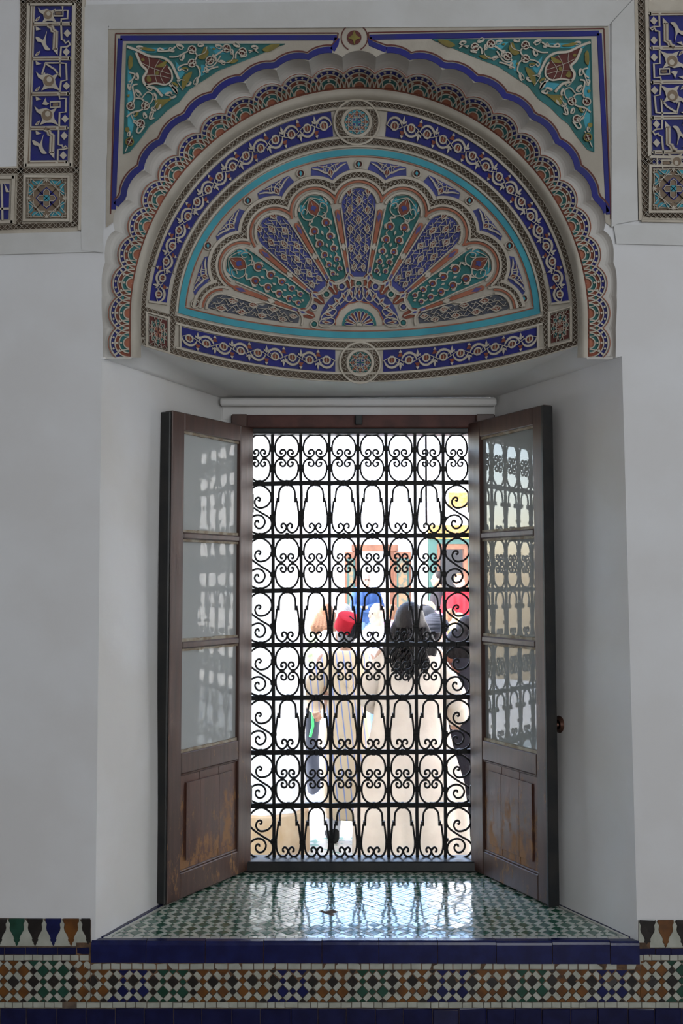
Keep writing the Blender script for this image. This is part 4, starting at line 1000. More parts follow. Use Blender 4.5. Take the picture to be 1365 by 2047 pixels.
M['t_black'] = tile('black_glazed_tile', (.010, .009, .009), (.02, .017, .016), .2)
M['t_brown'] = tile('amber_glazed_tile', (.16, .062, .014), (.10, .04, .012), .22, .12, .4)
M['t_navy'] = tile('deep_blue_glazed_tile', (.005, .006, .038), (.008, .010, .055), .25, .12, .3)
M['grout'] = mat('brown_grout', (.16, .12, .09), .9, (.09, .065, .05), 30.0, .5, 90.0, obj=False)
M['mortar'] = mat('bare_earth_mortar', (.16, .09, .05), .95, (.07, .045, .03), 40.0, .8, 90.0, obj=False)

# ------------------------------------------------------------------ window frame
win = thing('window_1', None, None); del_ = None
tag(win, 'wooden frame of the barred window', kind='structure')
Yf = 3.84
zt0, zt1 = U(718, 868, Yf).z, U(718, 831, Yf).z
b = B().use('oxide'); b.box(U(463, 850, Yf).x, U(978, 850, Yf).x, 3.815, 3.93, U(718, 857, Yf).z, zt1, .004); reparent(b.build('head_rail'), win)
b = B().use('black'); b.box(XL - .01, XR + .01, 3.82, 3.90, zt0, U(718, 857, Yf).z, .003); reparent(b.build('head_bar'), win)
b = B().use('black'); b.box(XL - .01, XR + .01, 3.80, 3.90, ZS, U(718, 1720, 3.82).z, .004); reparent(b.build('sill_bar'), win)
for x0, x1 in ((XL - .05, XL + .012), (XR - .012, XR + .06)):
    b = B().use('wood'); b.box(x0, x1, 3.80, 3.93, ZS, zt1, .004); reparent(b.build('side_post'), win)
b = B().use('black'); q = U(717, 838, 3.81); b.box(q.x - .014, q.x + .014, 3.80, 3.815, q.z - .022, q.z + .016, .003); reparent(b.build('catch'), win)

b = B().use('jamb'); b.box(XL - .3, XL - .04, 3.84, 3.96, ZS - .2, .8); b.box(XR + .05, XR + .35, 3.84, 3.96, ZS - .2, .8); b.box(XL - .3, XR + .35, 3.87, 3.96, .585, 1.0)
tag(b.build('trim_reveal'), kind='structure')

# ------------------------------------------------------------------ wrought iron grille
YG = 3.865
gr = thing('window_grille', 'black wrought-iron window grille of scrolls and arches in eight rows', 'grille', U(717, 1720, YG))
VX = [493, 544.3, 601, 658, 715, 771.5, 828.5, 885.5, 939]; VXB = [496, 548, 604.5, 661.5, 718, 777, 834, 890.5, 946]
HY = [866, 965.5, 1071, 1180, 1288.5, 1394.5, 1503.5, 1610, 1719]
rnd = random.Random(11)
def vx(i, y): q = (y - 866) / 853; return VX[i] + (VXB[i] - VX[i]) * q
def pl(x, y): p = U(x, y, YG); return (p.x, p.z)
def gpart(me, name, loc=None, sc=None):
    o = link(name, me)
    if loc is not None: o.location = loc
    if sc is not None: o.scale = sc
    o.parent = gr; o.matrix_parent_inverse = Matrix.Translation(-gr.location); return o
for i in range(9):
    b = B().use('iron'); w = .0125 if 0 < i < 8 else .010
    P = [pl(vx(i, y) + rnd.uniform(-.5, .5), y) for y in [862 + 30.7 * k for k in range(29)]]
    b.bar(P, w, .007); b.v = [(v[0], v[1] + YG, v[2]) for v in b.v]; gpart(b.mesh('vertical_bar'), 'vertical_bar')
for k in range(1, 9):
    b = B().use('iron'); y = HY[k]; e = 3 if k < 8 else 2
    P = [pl(490 + (948 - 490) * j / 24, y + e * (.5 - j / 24) * .9 + rnd.uniform(-.7, .7)) for j in range(25)]
    b.bar(P, .0172 if k < 8 else .012, .012); b.v = [(v[0], v[1] + YG + .004, v[2]) for v in b.v]; gpart(b.mesh('horizontal_bar'), 'horizontal_bar')
def spiral(cx, cy, r0, r1, a0, a1, n): return [(cx + (r0 + (r1 - r0) * i / n) * math.cos(math.radians(a0 + (a1 - a0) * i / n)), cy + (r0 + (r1 - r0) * i / n) * math.sin(math.radians(a0 + (a1 - a0) * i / n))) for i in range(n + 1)]
CW, CH = .1095, .2045
half = cat([(0, .03), (-.20, .055), (-.36, .15), (-.415, .29), (-.37, .42), (-.21, .488), (-.085, .455), (-.035, .395), (-.075, .345), (-.15, .335), (-.215, .36), (-.225, .405), (-.18, .418), (-.165, .395)], 5)
omega = [(x * CW, (.5 - y) * CH) for x, y in half[::-1]] + [(-x * CW, (.5 - y) * CH) for x, y in half[1:]]
b = B().use('iron'); b.bar(omega, .0074, .004); ME_O = b.mesh('scroll')
b = B().use('iron'); b.bar([(x, -z) for x, z in omega], .0074, .004); ME_O2 = b.mesh('scroll')
ah = cat([(0, .035), (-.14, .055), (-.25, .12), (-.285, .2), (-.29, .30)], 5)
archp = [(x * CW, (.5 - y) * CH) for x, y in ah[::-1]] + [(-x * CW, (.5 - y) * CH) for x, y in ah[1:]]
b = B().use('iron'); b.bar(archp, .0076, .004); ME_A = b.mesh('arch_rod')
for sg in (-1, 1): b.box(sg * .315 * CW - .006, sg * .315 * CW + .006, -.008, .008, (.5 - .37) * CH, (.5 - .285) * CH)
ME_A = b.mesh('arch_rod')
jj = cat([(-.36, .34), (-.40, .5), (-.43, .64), (-.42, .78), (-.35, .89), (-.20, .945), (-.07, .91), (-.01, .845), (-.05, .79), (-.13, .77), (-.19, .80), (-.18, .845), (-.13, .84)], 5)
ME_J = []
for sg in (1, -1):
    b = B().use('iron'); b.bar([(sg * x * CW, (.5 - y) * CH) for x, y in jj], .0076, .004); ME_J.append(b.mesh('hooked_rod'))
sc_ = cat([(-.08, .355), (-.05, .315), (.04, .305), (.12, .345), (.08, .42), (-.06, .435), (-.23, .38), (-.26, .28), (-.10, .185), (.14, .20), (.27, .30), (.24, .41), (.1, .48)], 5)
scp = cat([(-.02, .335), (-.07, .355), (-.10, .32), (-.03, .28), (.10, .29), (.15, .36), (.02, .42), (-.16, .41), (-.27, .33), (-.22, .21), (-.02, .16), (.20, .20)], 5)
Sp = cat([(-.06, .345), (-.01, .33), (-.02, .37), (-.11, .365), (-.13, .315), (.0, .28), (.10, .30), (.14, .35), (.08, .43), (-.06, .455)][:1] +
         [(-.05, .34), (.0, .335), (.02, .30), (-.05, .275), (-.15, .30), (-.20, .37), (-.12, .45), (.05, .475), (.30, .43), (.455, .30), (.36, .14), (0, .04), (-.36, .13), (-.465, .27), (-.38, .41), (.0, .55), (.36, .66), (.465, .78), (.34, .91), (0, .97), (-.36, .91), (-.465, .79), (-.36, .665), (-.12, .61), (.10, .64), (.20, .74), (.10, .84), (-.08, .86), (-.20, .79), (-.16, .725), (-.07, .72), (-.05, .76)], 5)
b = B().use('iron'); b.bar([(x * CW, (.5 - y) * CH) for x, y in Sp], .0076, .004); ME_S = b.mesh('s_scroll')
b = B().use('iron'); b.box(-.0085, .0085, -.008, .008, -.0085, .0085, .002); ME_C = b.mesh('collar')
def cell(me, name, c, k, flip=False):
    y0, y1 = HY[k], HY[k + 1]; ym = (y0 + y1) / 2; x0, x1 = vx(c, ym), vx(c + 1, ym)
    a, d = U(x0, y0, YG), U(x1, y1, YG)
    o = gpart(me, name, ((a.x + d.x) / 2, YG + rnd.uniform(-.001, .001), (a.z + d.z) / 2), ((d.x - a.x) / CW * rnd.uniform(.97, 1.0), 1, (a.z - d.z) / CH)); o.rotation_euler = (0, math.radians(rnd.uniform(-1.2, 1.2)), 0); return o
def collar(x, y, sx=1, sz=1, big=1.0):
    p = U(x, y, YG); o = gpart(ME_C, 'collar', (p.x, YG + .002, p.z), (sx, 1.0, sz)); o.rotation_euler = (0, math.radians(rnd.uniform(-6, 6)), 0)
for k in range(8):
    y0, y1 = HY[k], HY[k + 1]; H = y1 - y0
    for c in range(8):
        xm = (vx(c, (y0 + y1) / 2) + vx(c + 1, (y0 + y1) / 2)) / 2; w = vx(c + 1, y0) - vx(c, y0)
        edge = c in (0, 7) and k > 0
        if edge: cell(ME_S, 's_scroll', c, k)
        elif k % 2 == 0:
            cell(ME_O, 'scroll', c, k); cell(ME_O2, 'scroll', c, k)
            for sg in (-1, 1): collar(xm + sg * .21 * w, y0 + H * .5, .8, .95)
        else:
            cell(ME_A, 'arch_rod', c, k)
            cell(ME_J[0], 'hooked_rod', c, k); cell(ME_J[1], 'hooked_rod', c, k)
        if k > 0: collar(xm, y0, .85, 1.4)
    for i in range(0, 9):
        if k % 2 == 0:
            for q in (.32, .70): collar(vx(i, y0 + H * q) + rnd.uniform(-.5, .5), y0 + H * (q + rnd.uniform(-.02, .02)), 1.25 if 0 < i < 8 else .7, 1.1)
        else:
            for q in ((.66,) if 0 < i < 8 else (.28, .74)): collar(vx(i, y0 + H * q), y0 + H * (q + rnd.uniform(-.03, .02)), 1.35 if 0 < i < 8 else .7, .8)

# ------------------------------------------------------------------ casement leaves
def leaf_(name, label, hinge, free, gl, knob, z1=.575):
    h, f = Vector(hinge), Vector(free); ang = math.atan2(f.y - h.y, f.x - h.x); Wd = (f - h).length
    t = thing(name, label, 'window leaf', (h.x, h.y, 0), ang)
    sgn = 1 if math.cos(ang) > 0 else -1          # +x runs from hinge to free edge; room side is local y = sgn*...
    z0 = ZS + .006; th = .036
    SW, HW_ = .066, .082
    ztop, zg0 = z1 - .062, -.600
    def mk(nm, x0, x1, za, zb, m='wood', y0=-th / 2, y1=th / 2, bev=.003, par=None):
        b = B().use(m); b.box(x0, x1, y0, y1, za, zb, bev); o = b.build(nm, par or t); return o
    mk('hinge_stile', 0, HW_, z0, z1); mk('meeting_stile', Wd - SW, Wd, z0, z1)
    e = tag(mk('rebate_edge', Wd - .003, Wd + .010, z0, z1 - .004, 'black', -th / 2 - .012, th / 2 - .004), 'black painted closing edge')
    mk('rail', HW_, Wd - SW, ztop, z1); mk('rail', HW_, Wd - SW, z0, z0 + .085); mk('rail', HW_, Wd - SW, zg0 - .07, zg0)
    hb = (ztop - zg0 - 2 * .024) / 3; zz = zg0
    for k in range(3):
        b = B().use(gl); b.box(HW_ - .004, Wd - SW + .004, -.0015, .0015, zz - .003, zz + hb + .003); b.build('pane', t)
        for za, zb in ((zz, zz + .007), (zz + hb - .006, zz + hb)):
            P = []
            b = B().use('putty'); n = 14
            for j in range(n):
                x0 = HW_ + (Wd - SW - HW_) * j / n; x1 = HW_ + (Wd - SW - HW_) * (j + 1) / n; g = rnd.uniform(.5, 1.25)
                for y0, y1 in ((-.010, -.0015), (.0015, .010)): b.box(x0, x1, y0, y1, za - (.003 * g if za > zz else 0), zb + (.003 * g if za == zz else 0))
            b.build('putty', t)
        zz += hb
        if k < 2: mk('muntin', HW_, Wd - SW, zz, zz + .024, bev=.005); zz += .024
    # lower panel of three boards with a raised field
    za, zb = z0 + .085, zg0 - .07
    for k in range(3):
        a = HW_ + (Wd - SW - HW_) * k / 3; c = HW_ + (Wd - SW - HW_) * (k + 1) / 3
        mk('panel_board', a + .0006, c - .0006, za, zb, 'woodworn', -.009, .009, .0015)
        a2 = a + (.034 if k == 0 else .0002); c2 = c - (.034 if k == 2 else .0002)
        mk('raised_field', a2, c2, za + .035, zb - .035, 'woodworn', -.0145, .0145, .0006)
    for za_, zb_ in ((zb - .008, zb), (za, za + .008)):
        mk('moulding', HW_, Wd - SW, za_, zb_, 'wood', -.0150, .0150, .003)
    for za_ in (-.85, .25):
        b = B().use('black'); b.lathe([(.007, za_), (.007, za_ + .07)], -.004, -.01 * sgn, 8); b.build('hinge', t)
    if knob:
        zk = U(1120, 1450, 3.42).z; xk = Wd - .02
        b = B().use('knob'); s_ = knob
        b.tube([(xk, s_ * .012, zk), (xk, s_ * .04, zk)], .007, 10)
        b.tube([(xk, s_ * .038, zk), (xk, s_ * .045, zk), (xk, s_ * .052, zk), (xk, s_ * .055, zk)], [.016, .030, .026, .010], 14); b.build('knob', t, True)
    return t
hl = U(497, 1728, 3.85); fl = U(326, 1801, 3.42); hr = U(946, 1730, 3.85); frr = U(1108, 1806, 3.405)
leaf_('casement_leaf', 'left window leaf, dark worn wood with three rippled panes over a scuffed panel', (hl.x - .004, 3.83, 0), (fl.x, 3.42, 0), 'wavy', 0)
leaf_('casement_leaf', 'right window leaf, dark worn wood with a round knob and grille reflections in its panes', (hr.x + .004, 3.83, 0), (frr.x, 3.40, 0), 'glass', 1, .592)

# ------------------------------------------------------------------ tiled window sill
sill = thing('tiled_sill', 'deep window sill of green and white diamond tiles with a cobalt blue front edge', 'sill', (0.077, D, ZS))
b = B().use('mortar')
p = [U(183, 1882, D), U(1277, 1886, D)]
b.v += [(-.80, D - .005, ZS - .12), (.93, D - .005, ZS - .12), (.56, 3.9, ZS - .12), (-.47, 3.9, ZS - .12), (-.80, D - .005, ZS - .0045), (.93, D - .005, ZS - .0045), (.56, 3.9, ZS - .0045), (-.47, 3.9, ZS - .0045)]
for fc in [(0, 3, 2, 1), (4, 5, 6, 7), (0, 1, 5, 4), (1, 2, 6, 5), (2, 3, 7, 6), (3, 0, 4, 7)]: b.f.append(fc); b.m.append(0)
reparent(b.build('mortar_bed'), sill)
def lx(y): q = (y - D) / .76; return -.755 + (.755 - .435) * q      # left / right edges of the sill
def rx(y): q = (y - D) / .76; return .912 - (.912 - .537) * q
Pq = .0475; ga, gb = .0312, .0163
y0s, y1s = D + .036, 3.80
tl = []
def clipconv(poly, lines):
    for (nx, ny, d) in lines:                      # keep nx*x+ny*y >= d
        out = []; n = len(poly)
        for i in range(n):
            a, c = poly[i], poly[(i + 1) % n]; da, dc = nx * a[0] + ny * a[1] - d, nx * c[0] + ny * c[1] - d
            if da >= 0: out.append(a)
            if (da >= 0) != (dc >= 0): t = da / (da - dc); out.append((a[0] + (c[0] - a[0]) * t, a[1] + (c[1] - a[1]) * t))
        poly = out
        if len(poly) < 3: return []
    return poly
sl = (.755 - .435) / .76; sr = (.912 - .537) / .76
bord = .034
lines = [(0, 1, y0s), (0, -1, -y1s), (1, -sl, (-.755 + bord * 1.1) - sl * D), (-1, -sr, -(.912 - bord * 1.1) - sr * D)]
c45 = math.sqrt(.5); hole_c = UZ(657, 1823, ZS); patch = [UZ(630, 1793, ZS), UZ(745, 1826, ZS), UZ(840, 1818, ZS)]
for i in range(-40, 41):
    for j in range(-40, 41):
        for (pu, su, pv, sv, kd) in ((0, ga, 0, ga, 'g'), (ga, gb, ga, gb, 's'), (0, ga, ga, gb, 'w'), (ga, gb, 0, ga, 'w')):
            u0, v0 = i * Pq + pu, j * Pq + pv; Q = [(u0, v0), (u0 + su, v0), (u0 + su, v0 + sv), (u0, v0 + sv)]
            W_ = [((u - v) * c45 + .07, (u + v) * c45 + 3.45) for u, v in Q]
            cx = sum(q[0] for q in W_) / 4; cy = sum(q[1] for q in W_) / 4
            if cy < y0s - .04 or cy > y1s + .04 or cx < -1 or cx > 1.2: continue
            W_ = clipconv(W_, lines)
            if len(W_) < 3 or parea(W_) < 4e-5: continue
            d = math.hypot(cx - hole_c.x, (cy - hole_c.y) * .9)
            if d < .026: continue
            tl.append((cy, kd, shrink(W_, .0011), cx))
tl.sort(key=lambda t: t[0])
cnt = {'g': 0, 's': 0, 'w': 0}; rest = {}
names = {'g': 'green_tile', 's': 'small_green_tile', 'w': 'white_tile'}; mats = {'g': 't_green', 's': 't_green', 'w': 't_white'}
def tile_geo(b, W_, z, th, tx, ty, cx, cy):
    n = len(W_); zt = lambda p: z + (p[0] - cx) * tx + (p[1] - cy) * ty
    top = [(cx + (p[0] - cx) * .955, cy + (p[1] - cy) * .955, zt(p)) for p in W_]; mid = [(p[0], p[1], zt(p) - .0011) for p in W_]; bot = [(p[0], p[1], z - th) for p in W_]
    b.add(top + mid + bot, [tuple(range(n))] + [(i, (i + 1) % n, n + (i + 1) % n, n + i)[::-1] for i in range(n)] + [(n + i, n + (i + 1) % n, 2 * n + (i + 1) % n, 2 * n + i)[::-1] for i in range(n)])
rb = B()
tr_ = random.Random(5)
for cy, kd, W_, cx in tl:
    tx, ty, dz = tr_.gauss(0, .006), tr_.gauss(0, .006), tr_.gauss(0, .0003)
    sag = -.0035 * math.exp(-((cx - .02) ** 2 + (cy - 3.42) ** 2) / .02)
    if cnt[kd] < 300:
        cnt[kd] += 1; b = B().use(mats[kd]); tile_geo(b, W_, ZS + dz + sag, .004, tx, ty, cx, cy); o = b.build(names[kd]); o.parent = sill; o.matrix_parent_inverse = Matrix.Translation(-sill.location)
    else:
        rb.use(mats[kd]); tile_geo(rb, W_, ZS + dz + sag, .004, tx, ty, cx, cy)
if rb.v: o = reparent(rb.build('far_tiles'), sill); tag(o, kind='stuff')
# white edging and cobalt side borders on top
def flat(par, name, P3, m, th=.006):
    b = B().use(m); n = len(P3); b.add([tuple(p) for p in P3] + [(p[0], p[1], p[2] - th) for p in P3], [tuple(range(n)), tuple(range(n, 2 * n))[::-1]] + [(i, (i + 1) % n, n + (i + 1) % n, n + i)[::-1] for i in range(n)])
    o = b.build(name); o.parent = par; o.matrix_parent_inverse = Matrix.Translation(-par.location); return o
x = lx(D) + .03
while x < rx(D) - .05:
    w = tr_.uniform(.024, .036); flat(sill, 'white_edging', [(x, D + .021, ZS), (x + w - .0015, D + .021, ZS), (x + w - .0015, D + .034, ZS + .0003), (x, D + .034, ZS)], 't_white'); x += w
for sg in (-1, 1):
    n = 6
    for k in range(n):
        ya, yb_ = D + .03 + (.70) * k / n, D + .03 + .70 * (k + 1) / n - .002; e = lx if sg < 0 else rx
        flat(sill, 'side_border_tile', [(e(ya) - sg * .0, ya, ZS + .001), (e(yb_), yb_, ZS + .001), (e(yb_) - sg * .020, yb_, ZS + .001), (e(ya) - sg * .020, ya, ZS + .001)][::sg], 't_blue')
        flat(sill, 'white_edging', [(e(ya) - sg * .0215, ya, ZS), (e(yb_) - sg * .0215, yb_, ZS), (e(yb_) - sg * .033, yb_, ZS), (e(ya) - sg * .033, ya, ZS)][::sg], 't_white')
# cobalt nosing tiles
ex = [183, 293, 411, 527, 643.5, 757, 874, 991, 1103, 1218, 1277]
for a, c in zip(ex[:-1], ex[1:]):
    xa, xb = U(a + .7, 1900, D).x, U(c - .7, 1900, D).x; zb = U(700, 1922 + (a - 183) * .003, D).z; dz = tr_.uniform(-.0015, .0015); yo = tr_.uniform(-.001, .001)
    b = B().use('t_blue'); y0 = D - .010 + yo; pr = [(y0, zb), (D + .004, zb), (D + .019, ZS - .012), (D + .019, ZS + dz), (y0 + .007, ZS + .0005 + dz), (y0 + .002, ZS - .0035 + dz), (y0, ZS - .010 + dz)]
    n = len(pr); b.add([(xa, y, z) for y, z in pr] + [(xb, y, z) for y, z in pr], [tuple(range(n)), tuple(range(n, 2 * n))[::-1]] + [(i, (i + 1) % n, n + (i + 1) % n, n + i)[::-1] for i in range(n)])
    reparent(b.build('nosing_tile'), sill)

# ------------------------------------------------------------------ tiled dado below
dado = thing('tiled_dado', 'wall dado of black, amber, green and blue mosaic squares between white tile rows', 'tile dado', U(700, 2000, D))
r = R(WALL); r.poly([(-60, 1834), (182, 1838), (182, 1922), (1276, 1926), (1276, 1842), (1430, 1842), (1430, 2230), (-60, 2230)], .0015, 'grout', -.003)
reparent(r.build('grout_bed'), dado)
def dt(name, P, m, h=.0055):
    r = R(WALL); n = len(P); cx = sum(p[0] for p in P) / n; cy = sum(p[1] for p in P) / n
    k = r.mi(m); dx, dy = tr_.gauss(0, .00004), tr_.gauss(0, .00004)
    top = [r.add((cx + (x - cx) * .93, cy + (y - cy) * .93), h + (x - cx) * dx + (y - cy) * dy) for x, y in P]; mid = [r.add(p, h - .0012) for p in P]; bot = [r.add(p, .0) for p in P]
    r.face(tuple(top), k)
    for i in range(n): r.face((top[i], top[(i + 1) % n], mid[(i + 1) % n], mid[i]), k); r.face((mid[i], mid[(i + 1) % n], bot[(i + 1) % n], bot[i]), k)
    o = r.build(name); o.parent = dado; o.matrix_parent_inverse = Matrix.Translation(-dado.location); return o
def row(name, x0, x1, y0, y1, w0, w1, m, alt=None, tilt=0):
    x = x0
    while x < x1 - 3:
        w = min(tr_.uniform(w0, w1), x1 - x); j = tr_.uniform(-.6, .6); q = tilt * (x - x0)
        if tr_.random() > .015: dt(name, [(x + .6, y0 + j + q), (x + w - .6, y0 + tr_.uniform(-.6, .6) + q), (x + w - .6, y1 + tr_.uniform(-.6, .6) + q), (x + .6, y1 + j + q)], m if not (alt and tr_.random() < .12) else alt)
        x += w
row('white_border_tile', 181, 1277, 1926, 1938, 17, 29, 't_white_shaded')
row('white_border_tile', -30, 181, 1909, 1920, 15, 22, 't_white_shaded'); row('white_border_tile', 1286, 1400, 1909, 1920, 16, 20, 't_white_shaded')
dt('white_border_tile', [(167, 1925), (179, 1926), (179, 1937), (167, 1936)], 't_white_shaded'); dt('white_border_tile', [(1275.5, 1909), (1286, 1909), (1286, 1928), (1275.5, 1928)], 't_white_shaded')
row('white_border_tile', -30, 1400, 2004, 2014.5, 14, 28, 't_white_shaded')
row('blue_border_tile', -30, 180, 1894, 1908, 22, 44, 't_navy'); row('blue_border_tile', 1276, 1400, 1896, 1909, 30, 36, 't_navy')
row('plinth_tile', -60, 1430, 2016.5, 2085, 52, 62, 't_navy')
row('plinth_tile', -60, 1430, 2087, 2220, 52, 62, 't_navy')
# mosaic band
P_, A_, B_ = 28.2, 17.6, 10.6
groups = ['t_brown', 't_green_shaded', 't_brown', 't_blue', 't_green_shaded', 't_brown', 't_brown', 't_blue', 't_brown', 't_green_shaded', 't_brown', 't_blue', 't_brown', 't_green_shaded', 't_brown', 't_blue', 't_brown', 't_green_shaded']
counts = {}
def pcell(Q, m, nm):
    for (x0, x1, y0, y1) in ((-30, 181, 1921, 2003), (181, 1280, 1939.5, 2003), (1280, 1400, 1921, 2003)):
        C = clip(Q, x0, x1, y0, y1)
        if len(C) >= 3 and parea(C) > 14:
            counts[nm] = counts.get(nm, 0) + 1; dt(nm, shrink(C, .75), m)
ox, oy = 26.7, 1961.0            # centre of a black square
for i in range(-60, 60):
    for j in range(-60, 60):
        for (pu, su, pv, sv, kd) in ((-A_ / 2, A_, -A_ / 2, A_, 'b'), (A_ / 2, B_, A_ / 2, B_, 's'), (-A_ / 2, A_, A_ / 2, B_, 'w'), (A_ / 2, B_, -A_ / 2, A_, 'w')):
            u0, v0 = i * P_ + pu, j * P_ + pv; Q = [((u - v) * c45 + ox, (u + v) * c45 * 1.06 + oy) for u, v in ((u0, v0), (u0 + su, v0), (u0 + su, v0 + sv), (u0, v0 + sv))]
            cx = sum(q[0] for q in Q) / 4; cy = sum(q[1] for q in Q) / 4
            if not (-40 < cx < 1420 and 1905 < cy < 2020): continue
            jx, jy = tr_.uniform(-.6, .6), tr_.uniform(-.5, .5); Q = [(x + jx, y + jy) for x, y in Q]
            wy = 1.2 * math.sin(cx * .021) ; Q = [(x, y + wy) for x, y in Q]
            g = groups[int((cx + 22) // 79.8) % len(groups)] if cx > -22 else 't_brown'
            if kd == 'w': pcell(Q, 't_white_shaded', 'white_mosaic_tile')
            elif kd == 'b': pcell(Q, 't_black' if abs(cy - oy) < 12 else g, 'square_mosaic_tile')
            else:
                fr = ((cx + 22) % 79.8) / 79.8
                pcell(Q, g if .28 < fr < .72 or (abs(cy - oy) < 12) else 't_black', 'small_mosaic_tile')
# merlon border tiles
vase = [(-16, -1), (16, -1), (16, 6), (13.5, 10), (13.5, 13), (14.5, 19), (13.5, 25), (7.5, 36), (5.5, 42), (6.5, 45), (5.5, 48), (3.2, 50), (2.8, 54), (0, 58), (-2.8, 54), (-3.2, 50), (-5.5, 48), (-6.5, 45), (-5.5, 42), (-7.5, 36), (-13.5, 25), (-14.5, 19), (-13.5, 13), (-13.5, 10), (-16, 6)]
def merlons(xs_, cols, xlo, xhi, y0):
    for k, (x, c) in enumerate(zip(xs_, cols)):
        Q = clip([(x + a * .97, y0 + b_ * .93) for a, b_ in vase], xlo, xhi, 1800, 2000)
        if len(Q) > 3: dt('vase_tile', Q, c)
        if k < len(xs_) - 1:
            x2 = xs_[k + 1]; Lh = [(x + a, y0 + b_ * .93) for a, b_ in vase[1:14]]; Rh = [(x2 + a, y0 + b_ * .93) for a, b_ in vase[14:]] 
            Q = Lh[:-1] + [(x + .5, y0 + 58 * .93), (x2 - .5, y0 + 58 * .93)] + Rh
            Q = [(min(max(px, xlo), xhi), py) for px, py in Q]
            if x2 > xlo and x < xhi:
                r = R(WALL); r.tess([Q], .0048, 't_white_shaded', .0); o = r.build('merlon_tile'); o.parent = dado; o.matrix_parent_inverse = Matrix.Translation(-dado.location)
merlons([-38, -2, 33.5, 70, 106.5, 142, 178], ['t_brown', 't_black', 't_green_shaded', 't_black', 't_blue', 't_brown', 't_black'], -45, 180.5, 1837)
merlons([1259, 1294, 1330.5, 1366.5, 1402], ['t_green_shaded', 't_black', 't_brown', 't_black', 't_green_shaded'], 1276.5, 1410, 1840)

# ------------------------------------------------------------------ outside: gallery, courtyard, far walls
ZG = -2.02                       # ground outside
def checker(name, c1, c2, c3, sc, rough=.3):
    m = bpy.data.materials.new(name); m.use_nodes = True; t = m.node_tree; n, l = t.nodes, t.links; b = n['Principled BSDF']; b.inputs['Roughness'].default_value = rough
    g = n.new('ShaderNodeNewGeometry'); mp = n.new('ShaderNodeMapping'); mp.inputs['Rotation'].default_value = (0, 0, PI / 4); mp.inputs['Scale'].default_value = (sc, sc, sc); l.new(g.outputs['Position'], mp.inputs[0])
    ck = n.new('ShaderNodeTexChecker'); ck.inputs['Scale'].default_value = 1; ck.inputs[1].default_value = (*c1, 1); ck.inputs[2].default_value = (*c2, 1); l.new(mp.outputs[0], ck.inputs[0])
    z = n.new('ShaderNodeTexVoronoi'); z.inputs['Scale'].default_value = 1.0; l.new(mp.outputs[0], z.inputs['Vector'])
    mx = n.new('ShaderNodeMix'); mx.data_type = 'RGBA'; mx.inputs[7].default_value = (*c3, 1); r = n.new('ShaderNodeValToRGB'); r.color_ramp.elements[0].position = .6; r.color_ramp.elements[1].position = .62
    sp_ = n.new('ShaderNodeSeparateColor'); l.new(z.outputs['Color'], sp_.inputs[0]); l.new(sp_.outputs[0], r.inputs[0]); l.new(r.outputs[0], mx.inputs[0]); l.new(ck.outputs[0], mx.inputs[6]); l.new(mx.outputs[2], b.inputs['Base Color'])
    return m
M['gal'] = checker('gallery_mosaic_floor', (.62, .60, .52), (.16, .33, .25), (.60, .55, .46), 14)
M['court'] = mat('courtyard_marble', (.72, .71, .69), .5, (.62, .61, .59), 1.5, obj=False)
M['sunwall'] = mat('courtyard_white_wall', (.80, .79, .77), .9, (.76, .74, .72), 1.2, obj=False)
M['plinth'] = mat('ochre_plinth', (.40, .27, .155), .9, (.48, .36, .24), 4.0, .4, 20.0, obj=False)
M['pillar'] = mat('white_pillar', (.76, .75, .74), .85, (.72, .70, .67), 3.0, .2, 12.0, obj=False)
M['cedar'] = mat('painted_cedar', (.15, .060, .032), .7, (.20, .085, .045), 6.0, obj=False)
M['pdoor'] = mat('painted_door_field', (.22, .13, .065), .7, (.10, .105, .075), 14.0, obj=False, lo=.45, hi=.55)
M['ochre'] = mat('ochre_frieze', (.25, .125, .028), .8, (.30, .18, .07), 20.0, obj=False)
M['dgreen'] = mat('green_paint_band', (.035, .085, .07), .7)
M['dark'] = mat('doorway_shade_paint', (.05, .05, .052), .9)  # near-black that stands for shade inside the doorway
M['greyopen'] = mat('pale_room_behind_door', (.55, .54, .53), .9)
b = B().use('gal'); b.box(-8, 8, 3.96, 7.98, ZG - .3, ZG); tag(b.build('floor_gallery'), kind='structure')
b = B().use('court'); b.box(-14, 14, 7.98, 30, ZG - .3, ZG - .004); tag(b.build('floor_courtyard'), kind='structure')
b = B().use('t_blue'); b.box(-8, 8, 4.6, 4.72, ZG, ZG + .002)
for y0, y1 in ((7.02, 7.05), (7.10, 7.115)): b.box(-8, 8, y0, y1, ZG, ZG + .003)
p = U(610, 1690, 7.2); b.box(-.36, -.30, 7.12, 7.98, ZG, ZG + .003); tag(b.build('trim_floor_border'), kind='structure')
b = B().use('pillar'); b.box(-14, 2.3, 3.96, 7.75, 2.55, 2.85); tag(b.build('ceiling_gallery'), kind='structure')
b = B().use('sunwall'); b.box(6.2, 6.6, 3.96, 17.5, ZG, 4.4); tag(b.build('wall_added_bounce'), kind='structure')  # unseen wall added to bounce sunlight onto the left jamb
# pillar at the left
pc = U(530, 1690, 7.62)
pt = thing('gallery_pillar', 'thick white gallery pillar with an ochre plinth, left of the man in the red hat', 'pillar', (pc.x, 7.62, ZG))
b = B().use('plinth'); b.lathe([(.335, ZG), (.335, ZG + .10), (.325, ZG + .30), (.31, ZG + .31)], pc.x, 7.62, 28); reparent(b.build('plinth', None, False), pt)
b = B().use('pillar'); b.lathe([(.30, ZG + .305), (.30, 2.2), (.38, 2.3), (.38, 2.56)], pc.x, 7.62, 8); reparent(b.build('shaft'), pt)
